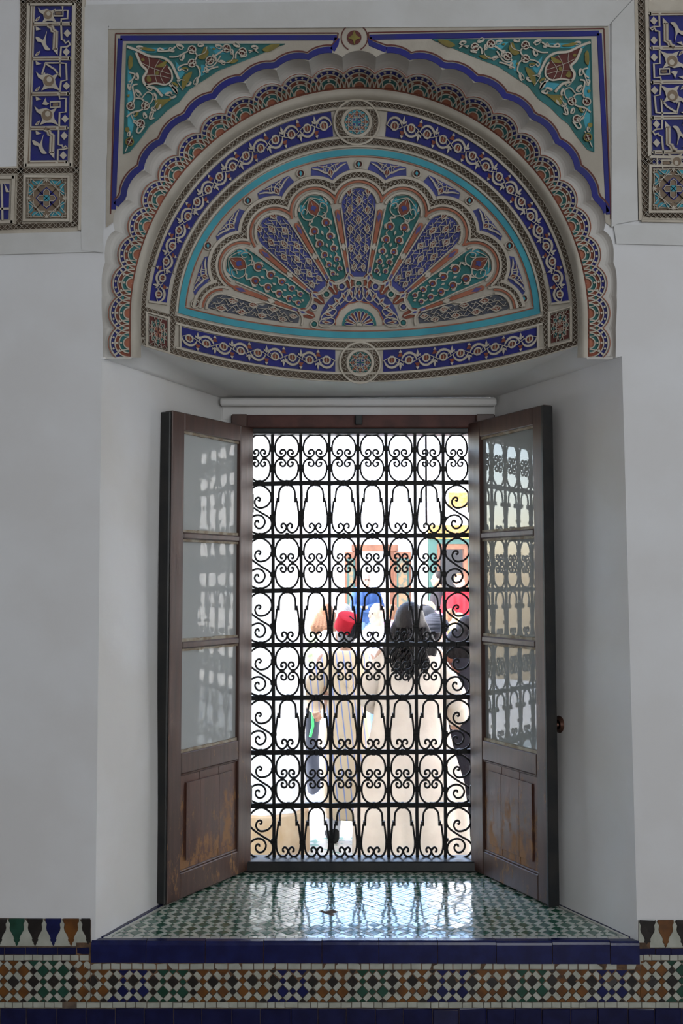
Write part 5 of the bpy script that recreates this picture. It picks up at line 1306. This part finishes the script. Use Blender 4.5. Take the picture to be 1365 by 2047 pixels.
# far wall across the courtyard
YW = 21.0
def W2(x, y, Y=YW): return U(x, y, Y)
b = B().use('sunwall'); dl, dr_ = W2(714, 1300).x, W2(784, 1300).x; ztop = W2(740, 1100).z
b.box(-14, dl, YW, YW + .5, ZG - .05, 3.6); b.box(dr_, 14, YW, YW + .5, ZG - .05, 3.6); b.box(dl, dr_, YW, YW + .5, ztop, 3.6); tag(b.build('wall_courtyard'), kind='structure')
b = B().use('greyopen'); b.box(dl - .3, dr_ + .3, YW + 1.4, YW + 1.5, ZG, ztop + .4); tag(b.build('wall_behind_door'), kind='structure')
dz = ZG + .30
dth = thing('painted_doorway', 'painted cedar double door standing open in the far white courtyard wall', 'door', (W2(748, 1200).x, YW, dz))
b = B().use('cedar'); b.box(dl - .08, dl + .05, YW - .08, YW + .1, dz, ztop); b.box(dr_ - .05, dr_ + .08, YW - .08, YW + .1, dz, ztop); b.box(dl - .12, dr_ + .12, YW - .1, YW + .1, ztop - .02, ztop + .12); reparent(b.build('frame'), dth)
for xa, xb in ((W2(689, 1, YW - .1).x, W2(713, 1, YW - .1).x), (W2(784, 1, YW - .1).x, W2(816, 1, YW - .1).x)):
    b = B().use('cedar'); b.box(xa, xb, YW - .16, YW - .1, dz, W2(700, 1104).z); dl_ = reparent(b.build('door_leaf'), dth)
    for q0, q1 in ((.06, .34), (.40, .94)):
        h = W2(700, 1104).z - dz
        b = B().use('dgreen'); b.box(xa + .05, xb - .05, YW - .175, YW - .16, dz + h * q0, dz + h * q1); o = b.build('panel_border'); o.parent = dl_; o.matrix_parent_inverse = dl_.matrix_world.inverted()
        b = B().use('pdoor'); b.box(xa + .085, xb - .085, YW - .182, YW - .16, dz + h * q0 + .04, dz + h * q1 - .04); o = b.build('panel_field'); o.parent = dl_; o.matrix_parent_inverse = dl_.matrix_world.inverted()
# side wall with the dark arched doorway, right
YS = 17.5
ax0, ax1 = U(880, 1200, YS).x, U(928, 1200, YS).x; xe = U(855, 1200, YS).x; zt = U(900, 1098, YS).z
b = B().use('sunwall'); b.box(xe, ax0 - .22, YS, YS + .4, ZG, 3.6); b.box(ax1 + .25, 9, YS, YS + .4, ZG, 3.6); b.box(ax0 - .22, ax1 + .25, YS, YS + .4, zt + .42, 3.6); tag(b.build('wall_courtyard_right'), kind='structure')
b = B().use('dark'); b.box(ax0 - .1, ax1 + .4, YS + 1.2, YS + 1.3, ZG, zt + .6); tag(b.build('wall_doorway_shade'), kind='structure')  # dark backing panel in place of the unlit depth behind the opening
b = B().use('court'); b.box(W2(640, 1300).x, W2(860, 1300).x, 18.6, YW, ZG - .004, ZG + .30); b.box(U(866, 1200, YS).x, 9, 15.6, YS + 1.2, ZG - .004, ZG + .28); tag(b.build('floor_step'), kind='structure')
dw = thing('arched_doorway', 'dark doorway in an ochre, green and red painted frame at the right of the courtyard', 'door', ((ax0 + ax1) / 2, YS, ZG))
b = B().use('ochre'); b.box(ax0 - .20, ax1 + .24, YS - .06, YS + .2, zt + .18, zt + .42); b.box(ax1 + .13, ax1 + .24, YS - .06, YS + .2, ZG, zt + .18); reparent(b.build('ochre_frame'), dw)
b = B().use('dgreen'); b.box(ax0 - .20, ax1 + .13, YS - .04, YS + .2, zt + .09, zt + .18); b.box(ax1 + .07, ax1 + .13, YS - .04, YS + .2, ZG, zt + .09); b.box(ax0 - .20, ax0 - .06, YS - .04, YS + .2, ZG, zt + .09); reparent(b.build('green_frame'), dw)
b = B().use('cedar'); b.box(ax0 - .06, ax1 + .07, YS - .02, YS + .2, zt, zt + .09); b.box(ax1, ax1 + .07, YS - .02, YS + .2, ZG, zt); b.box(ax0 - .06, ax0, YS - .02, YS + .2, ZG, zt); reparent(b.build('inner_frame'), dw)
b = B().use('ochre'); fz0, fz1 = U(900, 1014, YS).z, U(900, 985, YS).z; b.box(U(889, 1, YS).x, 6, YS - .03, YS, fz0, fz1)
b.box(U(862, 1, YS).x, U(864, 1, YS).x, YS - .02, YS, ZG, U(900, 1060, YS).z); tag(b.build('trim_frieze'), kind='structure')

# ------------------------------------------------------------------ people
M['skin'] = mat('light_skin', (.37, .215, .155), .6); M['skin2'] = mat('tan_skin', (.28, .155, .10), .6)
def cloth(n, c, c2=None, s=10.0): return mat(n, c, .9, c2 or tuple(v * .85 for v in c), s, .25, 40.0, spec=.15)
def capsule(bm, p0, r0, p1, r1, n=10):
    p0, p1 = Vector(p0), Vector(p1); d = (p1 - p0); L = d.length
    if L < 1e-5: d = Vector((0, 0, 1))
    d.normalize(); a = d.cross(Vector((.3, .9, .2))).normalized(); c = d.cross(a)
    R_ = []
    for t, ctr, rad in [(-90, p0, r0), (-60, p0, r0), (-30, p0, r0), (0, p0, r0), (0, p1, r1), (30, p1, r1), (60, p1, r1), (90, p1, r1)]:
        q = math.radians(t); rr = max(rad * math.cos(q), rad * .02); o = rad * math.sin(q)
        R_.append([bm.verts.new(ctr + d * o + (a * math.cos(2 * PI * i / n) + c * math.sin(2 * PI * i / n)) * rr) for i in range(n)])
    for j in range(len(R_) - 1):
        for i in range(n): bm.faces.new((R_[j][i], R_[j][(i + 1) % n], R_[j + 1][(i + 1) % n], R_[j + 1][i]))
    bm.faces.new(R_[0][::-1]); bm.faces.new(R_[-1])
def ellipsoid(bm, c, r, n=14, m=9, f=None):
    rows = []
    for j in range(m + 1):
        t = -PI / 2 + PI * j / m; row = []
        for i in range(n):
            p = 2 * PI * i / n; v = Vector((math.cos(t) * math.cos(p), math.cos(t) * math.sin(p), math.sin(t)))
            row.append(bm.verts.new((c[0] + v.x * r[0] + (1e-4 * math.cos(p) if j in (0, m) else 0), c[1] + v.y * r[1] + (1e-4 * math.sin(p) if j in (0, m) else 0), c[2] + v.z * r[2])))
        rows.append(row)
    for j in range(m):
        for i in range(n): bm.faces.new((rows[j][i], rows[j][(i + 1) % n], rows[j + 1][(i + 1) % n], rows[j + 1][i]))
    bm.faces.new(rows[0][::-1]); bm.faces.new(rows[-1])
def fused(name, build, material, parent, voxel=.013, sm=3):
    """overlapping rounded limbs fused into one continuous skin"""
    bm = bmesh.new(); build(bm); me = bpy.data.meshes.new(name); bm.to_mesh(me); bm.free()
    tmp = bpy.data.objects.new('tmp', me); COL.objects.link(tmp)
    md = tmp.modifiers.new('r', 'REMESH'); md.mode = 'VOXEL'; md.voxel_size = voxel
    s = tmp.modifiers.new('s', 'SMOOTH'); s.factor = .5; s.iterations = sm
    dg = bpy.context.evaluated_depsgraph_get(); m2 = bpy.data.meshes.new_from_object(tmp.evaluated_get(dg))
    bpy.data.objects.remove(tmp); bpy.data.meshes.remove(me)
    m2.name = name; m2.materials.clear(); m2.materials.append(material); m2.polygons.foreach_set('use_smooth', [True] * len(m2.polygons))
    return link(name, m2, parent)
def lerp3(a, b, t): return tuple(x + (y - x) * t for x, y in zip(a, b))
def person(label, pos, H, face, skin='skin', arms=None, hair=None, top=None, robe=None, trouser=None, lean=0.0, headturn=0.0, hat=None, skirt=None, shoes=(.02, .02, .02), stripes=None, voxel=.014, hands=False, hood=False, legs=0.0):
    """local frame: +y is where the person looks, x to the person's right ... metres scaled to height H"""
    t = thing('person', label, 'person', pos, face)
    k = H / 1.75; S = lambda *p: Vector((p[0] * k, (p[1] + lean * max(0, p[2] - .9)) * k, p[2] * k))
    sh, hp = .185, .095
    arms = arms or {}
    A = {}
    for s, nm in ((-1, 'l'), (1, 'r')):
        el, wr = arms.get(nm, ((s * .245, -.02, 1.13), (s * .25, .06, .88)))
        A[nm] = ((s * sh, 0, 1.42), el, wr)
    Lg = {s: ((s * hp, 0, .92), (s * (hp + .01), .02 + s * legs * .3, .50), (s * (hp + .01), -.02 + s * legs, .09), (s * (hp + .03), .13 + s * legs, .035)) for s in (-1, 1)}
    ct, st_ = math.cos(headturn), math.sin(headturn)
    def hd(x, y, z): return S(x * ct - y * st_, x * st_ + y * ct + .02, 1.62 + z)
    def body(bm):
        c = lambda a, ra, b_, rb: capsule(bm, S(*a), ra * k, S(*b_), rb * k)
        for s in (-1, 1): c((s * .07, 0, .95), .105, (s * .085, 0, 1.32), .115)
        c((0, 0, 1.0), .11, (0, 0, 1.36), .125); c((-sh + .02, 0, 1.415), .06, (sh - .02, 0, 1.415), .06); c((0, -.005, 1.40), .062, (0, .015, 1.56), .052)
        for s, nm in ((-1, 'l'), (1, 'r')):
            a, e, w = A[nm]; c(a, .056, e, .042); c(e, .042, w, .028)
            d = (Vector(w) - Vector(e)).normalized(); pm = Vector(w) + d * .075; c(w, .028, tuple(pm), .036)
            side = Vector((-s * .6, .75, 0)); side = (side - d * side.dot(d)).normalized(); nrm = d.cross(side)
            for q, L_ in ((-.033, .062), (-.011, .078), (.011, .082), (.033, .070)):      # four fingers of unequal length
                f0 = pm + side * q; f1 = f0 + d * L_ * .6 - nrm * s * .008; f2 = f1 + d * L_ * .5 - nrm * s * .022; c(tuple(f0), .012, tuple(f1), .0105); c(tuple(f1), .0105, tuple(f2), .0085)
            t0 = Vector(w) + d * .03 + side * .03; t1 = t0 + d * .03 + side * .030; t2 = t1 + d * .035 + side * .008; c(tuple(t0), .015, tuple(t1), .012); c(tuple(t1), .012, tuple(t2), .0095)
        for s in (-1, 1):
            h_, kn, an, to = Lg[s]; c(h_, .088, kn, .058); c(kn, .056, an, .038); c((an[0], an[1] - .03, .045), .042, to, .032)
        for (x, y, z, rx, ry, rz) in ((0, 0, .02, .077, .093, .112), (0, .035, -.055, .058, .062, .062), (0, .10, -.012, .012, .022, .022), (0, .088, -.055, .026, .016, .010), (-.078, -.005, -.01, .012, .024, .034), (.078, -.005, -.01, .012, .024, .034), (0, .075, .03, .058, .02, .012)):
            p = hd(x, y, z); ellipsoid(bm, p, (rx * k, ry * k, rz * k)) if abs(headturn) < .5 else ellipsoid(bm, p, ((rx * abs(ct) + ry * abs(st_)) * k, (ry * abs(ct) + rx * abs(st_)) * k, rz * k))
    fused('body', body, M[skin], t, .0095 if hands else voxel, 2)
    # eyes, brows and mouth
    b = B().use('black')
    for s in (-1, 1):
        p = hd(s * .030, .086, .012); b.box(p.x - .012 * k, p.x + .012 * k, p.y - .006, p.y + .006, p.z - .006 * k, p.z + .006 * k, .003)
    p = hd(0, .092, -.052)
    b.build('eyes', t)
    if hair:
        hm = M.get(hair['mat']) or M['hair']
        def hb(bm):
            for (x, y, z, rx, ry, rz) in ((0, -.018, .045, .089, .094, .108), (0, -.045, -.005, .084, .070, .085)):
                ellipsoid(bm, hd(x, y, z), (rx * k * hair.get('vol', 1), ry * k * hair.get('vol', 1), rz * k * hair.get('vol', 1)))
            if hair.get('len', 0):
                L_ = hair['len']; wv = hair.get('wide', 1.0)
                for q in range(-4, 5):
                    for rr in range(2):
                        a = Vector(hd(q * .0255 * wv, -.06 - .02 * rr + abs(q) * .013, .015)); e = a + Vector((q * .012 * wv * k, (-.02 - .03 * rr) * k, -L_ * k * (1 - .03 * abs(q)))); m_ = (a + e) / 2 + Vector((q * .012 * wv, -.035, 0)) * k
                        capsule(bm, a, .036 * k * wv, m_, .040 * k * wv, 8); capsule(bm, m_, .040 * k * wv, e, .022 * k, 8)
        ho = fused('hair', hb, hm, t, .012, 1)
        if hair.get('curl'):
            b = B(); b.use(hair['mat']); rr = random.Random(4)
            for q in range(60):
                a0 = rr.uniform(-2.6, -.5); x0, y0 = .13 * math.cos(a0) * hair.get('wide', 1), .10 * math.sin(a0) - .05; z0 = rr.uniform(-.05, .0); n = 12; L_ = hair['len'] * rr.uniform(.8, 1.08); ph = rr.uniform(0, 6)
                b.tube([hd(x0 * (1 + .25 * j / n) + .012 * math.sin(ph + j * 1.5), y0 - .05 * math.sin(PI * j / n) + .012 * math.cos(ph + j * 1.5), z0 - L_ * j / n) for j in range(n + 1)], [.011 * k * (1 - .5 * j / n) for j in range(n + 1)], 5)
            b.build('curls', t, True)
    def top_b(bm, g=.022, z0=.93):
        c = lambda a, ra, b_, rb: capsule(bm, S(*a), ra * k, S(*b_), rb * k)
        for s in (-1, 1): c((s * .08, 0, z0), .115 + g, (s * .09, 0, 1.33), .122 + g)
        c((0, -.01, z0), .12 + g, (0, 0, 1.35), .125 + g); c((-sh + .01, 0, 1.41), .066 + g * .6, (sh - .01, 0, 1.41), .066 + g * .6); c((0, -.01, 1.40), .07, (0, .0, 1.47), .062)
        for nm in 'lr': a, e, w = A[nm]; w = lerp3(e, w, .93); c(a, .062 + g, e, .052 + g * .8); c(e, .052 + g * .8, w, .040 + g * .6)
    if top:
        fused('top', top_b, M[top], t, .016, 2)
    if trouser:
        def tb(bm):
            c = lambda a, ra, b_, rb: capsule(bm, S(*a), ra * k, S(*b_), rb * k)
            c((-.06, 0, .98), .125, (.06, 0, .98), .125)
            for s in (-1, 1): h_, kn, an, to = Lg[s]; c(h_, .105, kn, .078); c(kn, .078, (an[0], an[1], .11), .062)
        fused('trousers', tb, M[trouser], t, .016, 2)
    sm = cloth('shoe_' + label[:8], shoes)
    for s in (-1, 1):
        def sb(bm, s=s): an, to = Lg[s][2], Lg[s][3]; capsule(bm, S(an[0], an[1] - .035, .04), .048 * k, S(to[0], to[1], .033), .040 * k); capsule(bm, S(an[0], an[1] - .02, .05), .05 * k, S(an[0], an[1] - .02, .09), .048 * k)
        fused('shoe', sb, sm, t, .014, 1)
    if robe:
        n = 72; rr = random.Random(len(label)); b = B().use(robe['mat']); hem = robe.get('hem', .04); wx, wy = robe.get('wx', .33), robe.get('wy', .27); cx = robe.get('dx', 0); slim = robe.get('slim', 1)
        prof = [(1.50, .085, .085), (1.475, .15, .10), (1.45, .20, .12), (1.40, .232, .145), (1.30, .235, .16), (1.15, .215 + wx * .06, .165), (1.0, .20 + wx * .14, .17), (.8, .19 + wx * .26, .18 + wy * .1), (.55, .12 + wx * .62, .12 + wy * .5), (.3, .06 + wx * .84, .06 + wy * .78), (hem + .02, wx, wy), (hem, wx * .99, wy * .99)]
        ph = [rr.uniform(0, 6.3) for _ in range(6)]; R_ = []
        for z, rx, ry in prof:
            amp = .13 * min(1, max(0, (1.25 - z) / 1.1)) ; row = []
            for i in range(n):
                a = 2 * PI * i / n; f = 1 + amp * (.45 * math.sin(5 * a + ph[0]) + .35 * math.sin(9 * a + ph[1]) + .25 * math.sin(14 * a + ph[2])) * .6
                row.append(S(math.cos(a) * rx * f * (1 + (slim - 1) * min(1, max(0, (1.42 - z) / .2))) + cx * max(0, 1.3 - z), math.sin(a) * ry * f, z))
            R_.append(row)
        b.rings(R_, n); b.build('robe', t, True)
        for s, nm in ((-1, 'l'), (1, 'r')):
            def slv(bm, nm=nm):
                a, e, w = A[nm]; c = lambda a, ra, b_, rb: capsule(bm, S(*a), ra * k, S(*b_), rb * k); w2 = lerp3(e, w, .9)
                c((a[0] * .8, a[1], a[2] - .01), .082, e, .088); c(e, .088, w2, robe.get('cuff', .085)); c(lerp3(a, e, .6), .08, (e[0], e[1], e[2] - .05), .075)
            fused('sleeve', slv, M[robe['mat']], t, .018, 3)
        if hood:
            def hbk(bm):
                for q in range(-4, 5): capsule(bm, S(q * .035, -.10 - .03 * (1 - (q / 4) ** 2), 1.47), .04 * k, S(q * .018, -.165, 1.24 + abs(q) * .03), .03 * k, 8)
            fused('hood', hbk, M[robe['mat']], t, .016, 3)
    if hat == 'fez':
        ta, tb_ = .40, .20     # the hat sits tipped back and to one side
        def q(x, y, z):
            y0, z0 = y, z - .05; y1, z1 = y0 * math.cos(ta) - z0 * math.sin(ta) * -1 * -1, z0 * math.cos(ta) - y0 * math.sin(ta) * -1
            x1, z2 = x * math.cos(tb_) + z1 * math.sin(tb_), z1 * math.cos(tb_) - x * math.sin(tb_)
            return hd(x1, y1 - .01, z2 + .055)
        b = B().use('fez'); n = 28
        rows = [[q(r_ * math.cos(2 * PI * i / n), r_ * 1.12 * math.sin(2 * PI * i / n) - dy, z) for i in range(n)] for r_, z, dy in ((.100, .045, 0), (.101, .05, 0), (.092, .165, .028), (.089, .168, .028), (.05, .170, .029))]
        b.rings(rows, n); b.build('fez', t, True)
        b = B().use('tassel'); b.tube([q(0, -.03, .173), q(.03, -.075, .172), q(.058, -.108, .155)], .005, 6)
        for z in range(14):
            o = (z - 7) * .0032; b.tube([q(.058 + o * .6, -.108 - .002 * abs(z - 7), .158), q(.064 + o * 1.3, -.122, .10), q(.07 + o * 1.9, -.128, .035 + .004 * (z % 4))], .0042, 5)
        b.build('tassel', t)
    elif hat == 'cap':
        def cb(bm): ellipsoid(bm, hd(0, -.01, .055), (.095 * k, .105 * k, .085 * k)); capsule(bm, hd(-.04, .09, .05), .02 * k, hd(.04, .09, .05), .02 * k); capsule(bm, hd(-.03, .14, .04), .016 * k, hd(.03, .14, .04), .016 * k)
        fused('cap', cb, M[hat_m(label)], t, .014, 1)
    elif hat == 'turban':
        b = B().use('turban')
        for z, r_ in ((.03, .100), (.055, .107), (.08, .105), (.105, .095), (.128, .075), (.145, .05)):
            b.tube([hd(r_ * math.cos(2 * PI * i / 20), r_ * 1.1 * math.sin(2 * PI * i / 20) - .01, z + .008 * math.sin(2 * PI * i / 20 + z * 40)) for i in range(21)], .024, 8)
        b.build('turban', t, True)
    elif hat == 'scarf':
        def sb2(bm): ellipsoid(bm, hd(0, -.015, .03), (.098 * k, .10 * k, .12 * k)); capsule(bm, S(0, -.02, 1.55), .10 * k, S(0, -.01, 1.42), .15 * k)
        fused('headscarf', sb2, M['scarf'], t, .015, 2)
    return t, S, hd
def hat_m(l): return 'capblack'
for nm, c in (('hair', (.007, .005, .005)), ('haircurl', (.007, .005, .0045)), ('brown', (.08, .04, .022)), ('grey', (.10, .10, .105)), ('blond', (.30, .20, .09))):
    M[nm] = mat('hair_' + nm, c, .45, tuple(v * 1.9 for v in c), 40.0, .5, 120.0, spec=.12, stretch=(6, 6, 1))
M['fez'] = cloth('red_felt', (.30, .010, .018)); M['tassel'] = cloth('black_silk', (.012, .012, .014)); M['capblack'] = cloth('charcoal_cotton', (.045, .047, .055)); M['turban'] = cloth('dark_knit', (.03, .033, .045)); M['scarf'] = cloth('pink_silk', (.62, .25, .55))
M['linen'] = cloth('cream_linen', (.45, .37, .305), (.40, .325, .265), 5.0); M['navyj'] = cloth('navy_cotton', (.028, .06, .155)); M['whitec'] = cloth('white_cotton', (.72, .73, .78)); M['camo'] = cloth('green_print', (.20, .26, .14), (.32, .34, .24), 16.0)
M['redc'] = cloth('red_fleece', (.38, .015, .022)); M['darkc'] = cloth('black_wool', (.018, .016, .020)); M['denim'] = cloth('denim', (.12, .19, .30)); M['tan'] = cloth('tan_jacket', (.46, .26, .09)); M['greent'] = cloth('lime_cotton', (.35, .52, .18)); M['lime'] = cloth('lime_stripe', (.05, .45, .12)); M['trk'] = cloth('charcoal_track_cloth', (.035, .04, .055)); M['pattern'] = cloth('russet_pattern', (.16, .055, .03), (.05, .02, .02), 24.0); M['beige'] = cloth('stone_cotton', (.50, .42, .32)); M['palej'] = cloth('pale_blue_cotton', (.52, .58, .72))
# striped djellaba cloth
m = bpy.data.materials.new('striped_djellaba'); m.use_nodes = True; n_, l_ = m.node_tree.nodes, m.node_tree.links; bs = n_['Principled BSDF']; bs.inputs['Roughness'].default_value = .9
tc = n_.new('ShaderNodeTexCoord'); mp = n_.new('ShaderNodeMapping'); mp.inputs['Rotation'].default_value = (0, math.radians(6), 0); l_.new(tc.outputs['Object'], mp.inputs[0]); sx = n_.new('ShaderNodeSeparateXYZ'); l_.new(mp.outputs[0], sx.inputs[0])
mu = n_.new('ShaderNodeMath'); mu.operation = 'MULTIPLY'; mu.inputs[1].default_value = 19.0; l_.new(sx.outputs['X'], mu.inputs[0]); fr = n_.new('ShaderNodeMath'); fr.operation = 'FRACT'; l_.new(mu.outputs[0], fr.inputs[0])
gt = n_.new('ShaderNodeMath'); gt.operation = 'LESS_THAN'; gt.inputs[1].default_value = .17; l_.new(fr.outputs[0], gt.inputs[0])
mx = n_.new('ShaderNodeMix'); mx.data_type = 'RGBA'; mx.inputs[6].default_value = (.56, .44, .30, 1); mx.inputs[7].default_value = (.20, .25, .46, 1); l_.new(gt.outputs[0], mx.inputs[0]); l_.new(mx.outputs[2], bs.inputs['Base Color']); M['stripe'] = m
def at(px, Y): return (px - 682.5) / F * Y * (CT + ST * .05)
def gp(px, Y, z=ZG): return (at(px, Y), Y, z)
# main figures near the grille (both seen from behind)
person('man in a red tasselled hat and a cream robe with blue stripes, seen from behind', gp(692, 7.85), 1.70, 0.10, 'skin2', hair={'mat': 'grey', 'vol': .93}, robe={'mat': 'stripe', 'wx': .235, 'wy': .21, 'hem': .20, 'dx': .0, 'slim': .74, 'cuff': .075}, hat='fez', trouser='whitec',
       arms={'l': ((-.27, .0, 1.20), (-.24, .14, 1.04)), 'r': ((.25, .05, 1.17), (.15, .24, 1.10))}, hood=True)
wmn = person('woman with long loose black hair in a wide cream robe, seen from behind', gp(818, 7.3), 1.80, -.05, 'skin2', hair={'mat': 'haircurl', 'vol': 1.24, 'len': .36, 'wide': .92, 'curl': True}, robe={'mat': 'linen', 'wx': .40, 'wy': .30, 'hem': .05, 'dx': .0, 'cuff': .10},
       arms={'l': ((-.30, .02, 1.17), (-.24, .24, 1.06)), 'r': ((.31, .02, 1.15), (.33, .20, .98))})
trk, S4, h4 = person('person in dark track trousers with a green stripe, half hidden behind the pillar', gp(624, 9.3), 1.78, PI / 2, 'skin', hair={'mat': 'hair'}, lean=.62, top='palej', trouser='trk', shoes=(.35, .42, .55))
person('person in a long black coat and russet scarf at the right edge of the grille', gp(934, 8.1), 1.68, .25, 'skin2', hair={'mat': 'hair', 'vol': 1.2, 'len': .22, 'wide': 1.2}, top='pattern', robe={'mat': 'darkc', 'wx': .30, 'wy': .25, 'hem': .06})
b = B().use('lime'); b.tube([S4(-.205, .0, .90), S4(-.196, -.01, .78), S4(-.188, -.015, .68), S4(-.180, .01, .58)], .012, 6); b.build('green_stripe', trk)
# black openwork stand half hidden by the right jamb of the grille
sx_, sy_ = at(938, 7.45), 7.45
st_o = thing('openwork_stand', 'small black openwork metal stand with a star at the lower right of the grille', 'stand', (sx_, sy_, ZG))
Z0 = ZG
b = B().use('black')
for zc, rr in ((.34, .085), (.34, .055)): b.tube([(rr * math.cos(2 * PI * i / 20) + sx_, sy_, Z0 + zc + rr * math.sin(2 * PI * i / 20)) for i in range(21)], .009, 6)
for i in range(8): b.tube([(sx_ + .05 * math.cos(PI * i / 4), sy_, Z0 + .34 + .05 * math.sin(PI * i / 4)), (sx_ + .09 * math.cos(PI * i / 4 + .35), sy_, Z0 + .34 + .09 * math.sin(PI * i / 4 + .35))], .006, 5)
reparent(b.build('openwork_ring'), st_o)
b = B().use('black'); b.prism([(sx_ - .03 + (.055 if i % 2 == 0 else .024) * math.sin(PI * i / 5), Z0 + .17 + (.055 if i % 2 == 0 else .024) * math.cos(PI * i / 5)) for i in range(10)], sy_ - .008, sy_ + .008); reparent(b.build('star'), st_o)
for i in range(3):
    a = 2 * PI * i / 3 + .4; b = B().use('black'); b.tube([(sx_, sy_, Z0 + .26), (sx_ + .05 * math.cos(a), sy_ + .05 * math.sin(a), Z0 + .12), (sx_ + .12 * math.cos(a), sy_ + .12 * math.sin(a), Z0 + .008)], .009, 6); reparent(b.build('leg'), st_o)
b = B().use('black'); b.tube([(sx_, sy_, Z0 + .24), (sx_, sy_, Z0 + .62)], .011, 8); reparent(b.build('stem'), st_o)
# people further off
blue, S_, hd_ = person('grey-haired man in a navy jacket with folded arms standing in the far doorway', (at(731, 19.5), 19.5, ZG + .30), 1.80, PI + .2, 'skin', hair={'mat': 'grey', 'vol': .9}, top='navyj', trouser='denim', hands=True,
       arms={'l': ((-.27, .10, 1.14), (.02, .25, 1.12)), 'r': ((.27, .10, 1.12), (-.04, .27, 1.07))})
b = B().use('black')
for s in (-1, 1): b.tube([hd_(s * .032 + .022 * math.cos(a), .102, .012 + .017 * math.sin(a)) for a in [2 * PI * i / 12 for i in range(13)]], .0035, 5)
b.tube([hd_(-.012, .105, .014), hd_(.012, .105, .014)], .003, 5); b.build('glasses', blue)
shirt, S2, h2 = person('balding man in a pale shirt with a bag strap holding up a phone', gp(757, 11.2), 1.74, PI / 2 + .5, 'skin', top='palej', trouser='denim', hands=True, arms={'l': ((-.22, .22, 1.22), (-.16, .38, 1.42)), 'r': ((.26, .05, 1.14), (.20, .24, 1.08))})
b = B().use('darkc'); b.tube([S2(.10, .10, 1.05), S2(.04, .155, 1.25), S2(-.04, .12, 1.42), S2(-.07, 0, 1.475), S2(-.03, -.13, 1.38), S2(.08, -.16, 1.15)], .014, 6); b.build('bag_strap', shirt)
ph = S2(-.145, .43, 1.53); 
person('woman with long brown hair in a green printed top', gp(653, 11.6), 1.70, .25, 'skin', hair={'mat': 'brown', 'vol': 1.05, 'len': .30}, top='camo', trouser='beige')
person('grey-haired person whose crown shows above the red hat', gp(688, 10.2), 1.74, .1, 'skin', hair={'mat': 'grey'}, top='whitec', trouser='denim')
person('man in a charcoal cap and white shirt turned sideways', gp(846, 9.45), 1.76, -1.0, 'skin2', hair={'mat': 'hair', 'vol': .92}, top='whitec', trouser='beige', hat='cap')
person('person in a dark knitted turban and white top', gp(868, 8.85), 1.66, -.5, 'skin2', hair={'mat': 'hair', 'vol': .9}, top='whitec', trouser='darkc', hat='turban')
person('woman in a pink headscarf', gp(872, 10.4), 1.66, .1, 'skin', top='whitec', trouser='beige', hat='scarf')
person('fair-haired person in white between the cap and the far wall', gp(856, 12.2), 1.72, .4, 'skin', hair={'mat': 'blond'}, top='whitec', trouser='denim')
person('person in a red fleece standing by the dark doorway', gp(917, 16.2, ZG + .28), 1.80, PI - .1, 'skin', hair={'mat': 'brown', 'vol': .95}, top='redc', trouser='denim')
person('dark-clothed man standing in the dark doorway', gp(877, 16.9, ZG + .28), 1.84, PI / 2, 'skin2', hair={'mat': 'hair', 'vol': .95}, top='darkc', trouser='darkc')
person('person in a lime shirt before the person in red', gp(899, 13.2), 1.60, 0, 'skin', hair={'mat': 'brown'}, top='greent', trouser='denim')
person('blond person below the red fleece', gp(916, 11.5), 1.60, .2, 'skin', hair={'mat': 'blond', 'vol': 1.05, 'len': .15}, top='whitec', trouser='beige')
tanp, S3, h3 = person('person in a tan jacket photographing with a raised phone', gp(868, 10.7), 1.66, .1, 'skin', hair={'mat': 'hair'}, top='tan', trouser='denim', hands=True, arms={'l': ((-.27, .08, 1.16), (-.07, .30, 1.30)), 'r': ((.27, .08, 1.16), (.05, .31, 1.31))})
def phone(lab, p, rz, w=.075, h=.15):
    o = B().use('black'); o.box(-w / 2, w / 2, -.005, .005, -h / 2, h / 2, .003); r_ = o.build('phone'); r_.location = p; r_.rotation_euler = (.2, 0, rz); tag(r_, lab, 'phone'); return r_
for tt, SS, q, lab in ((shirt, S2, (-.145, .47, 1.50), 'phone held up by the balding man in the pale shirt'), (tanp, S3, (0.0, .40, 1.36), 'phone held up by the person in the tan jacket')):
    bpy.context.view_layer.update(); p = tt.matrix_world @ SS(*q); phone(lab, p, tt.rotation_euler.z)
person('person in a pink top far behind the black-haired woman', gp(784, 14.5), 1.62, .2, 'skin', hair={'mat': 'brown'}, top='scarf', trouser='denim')
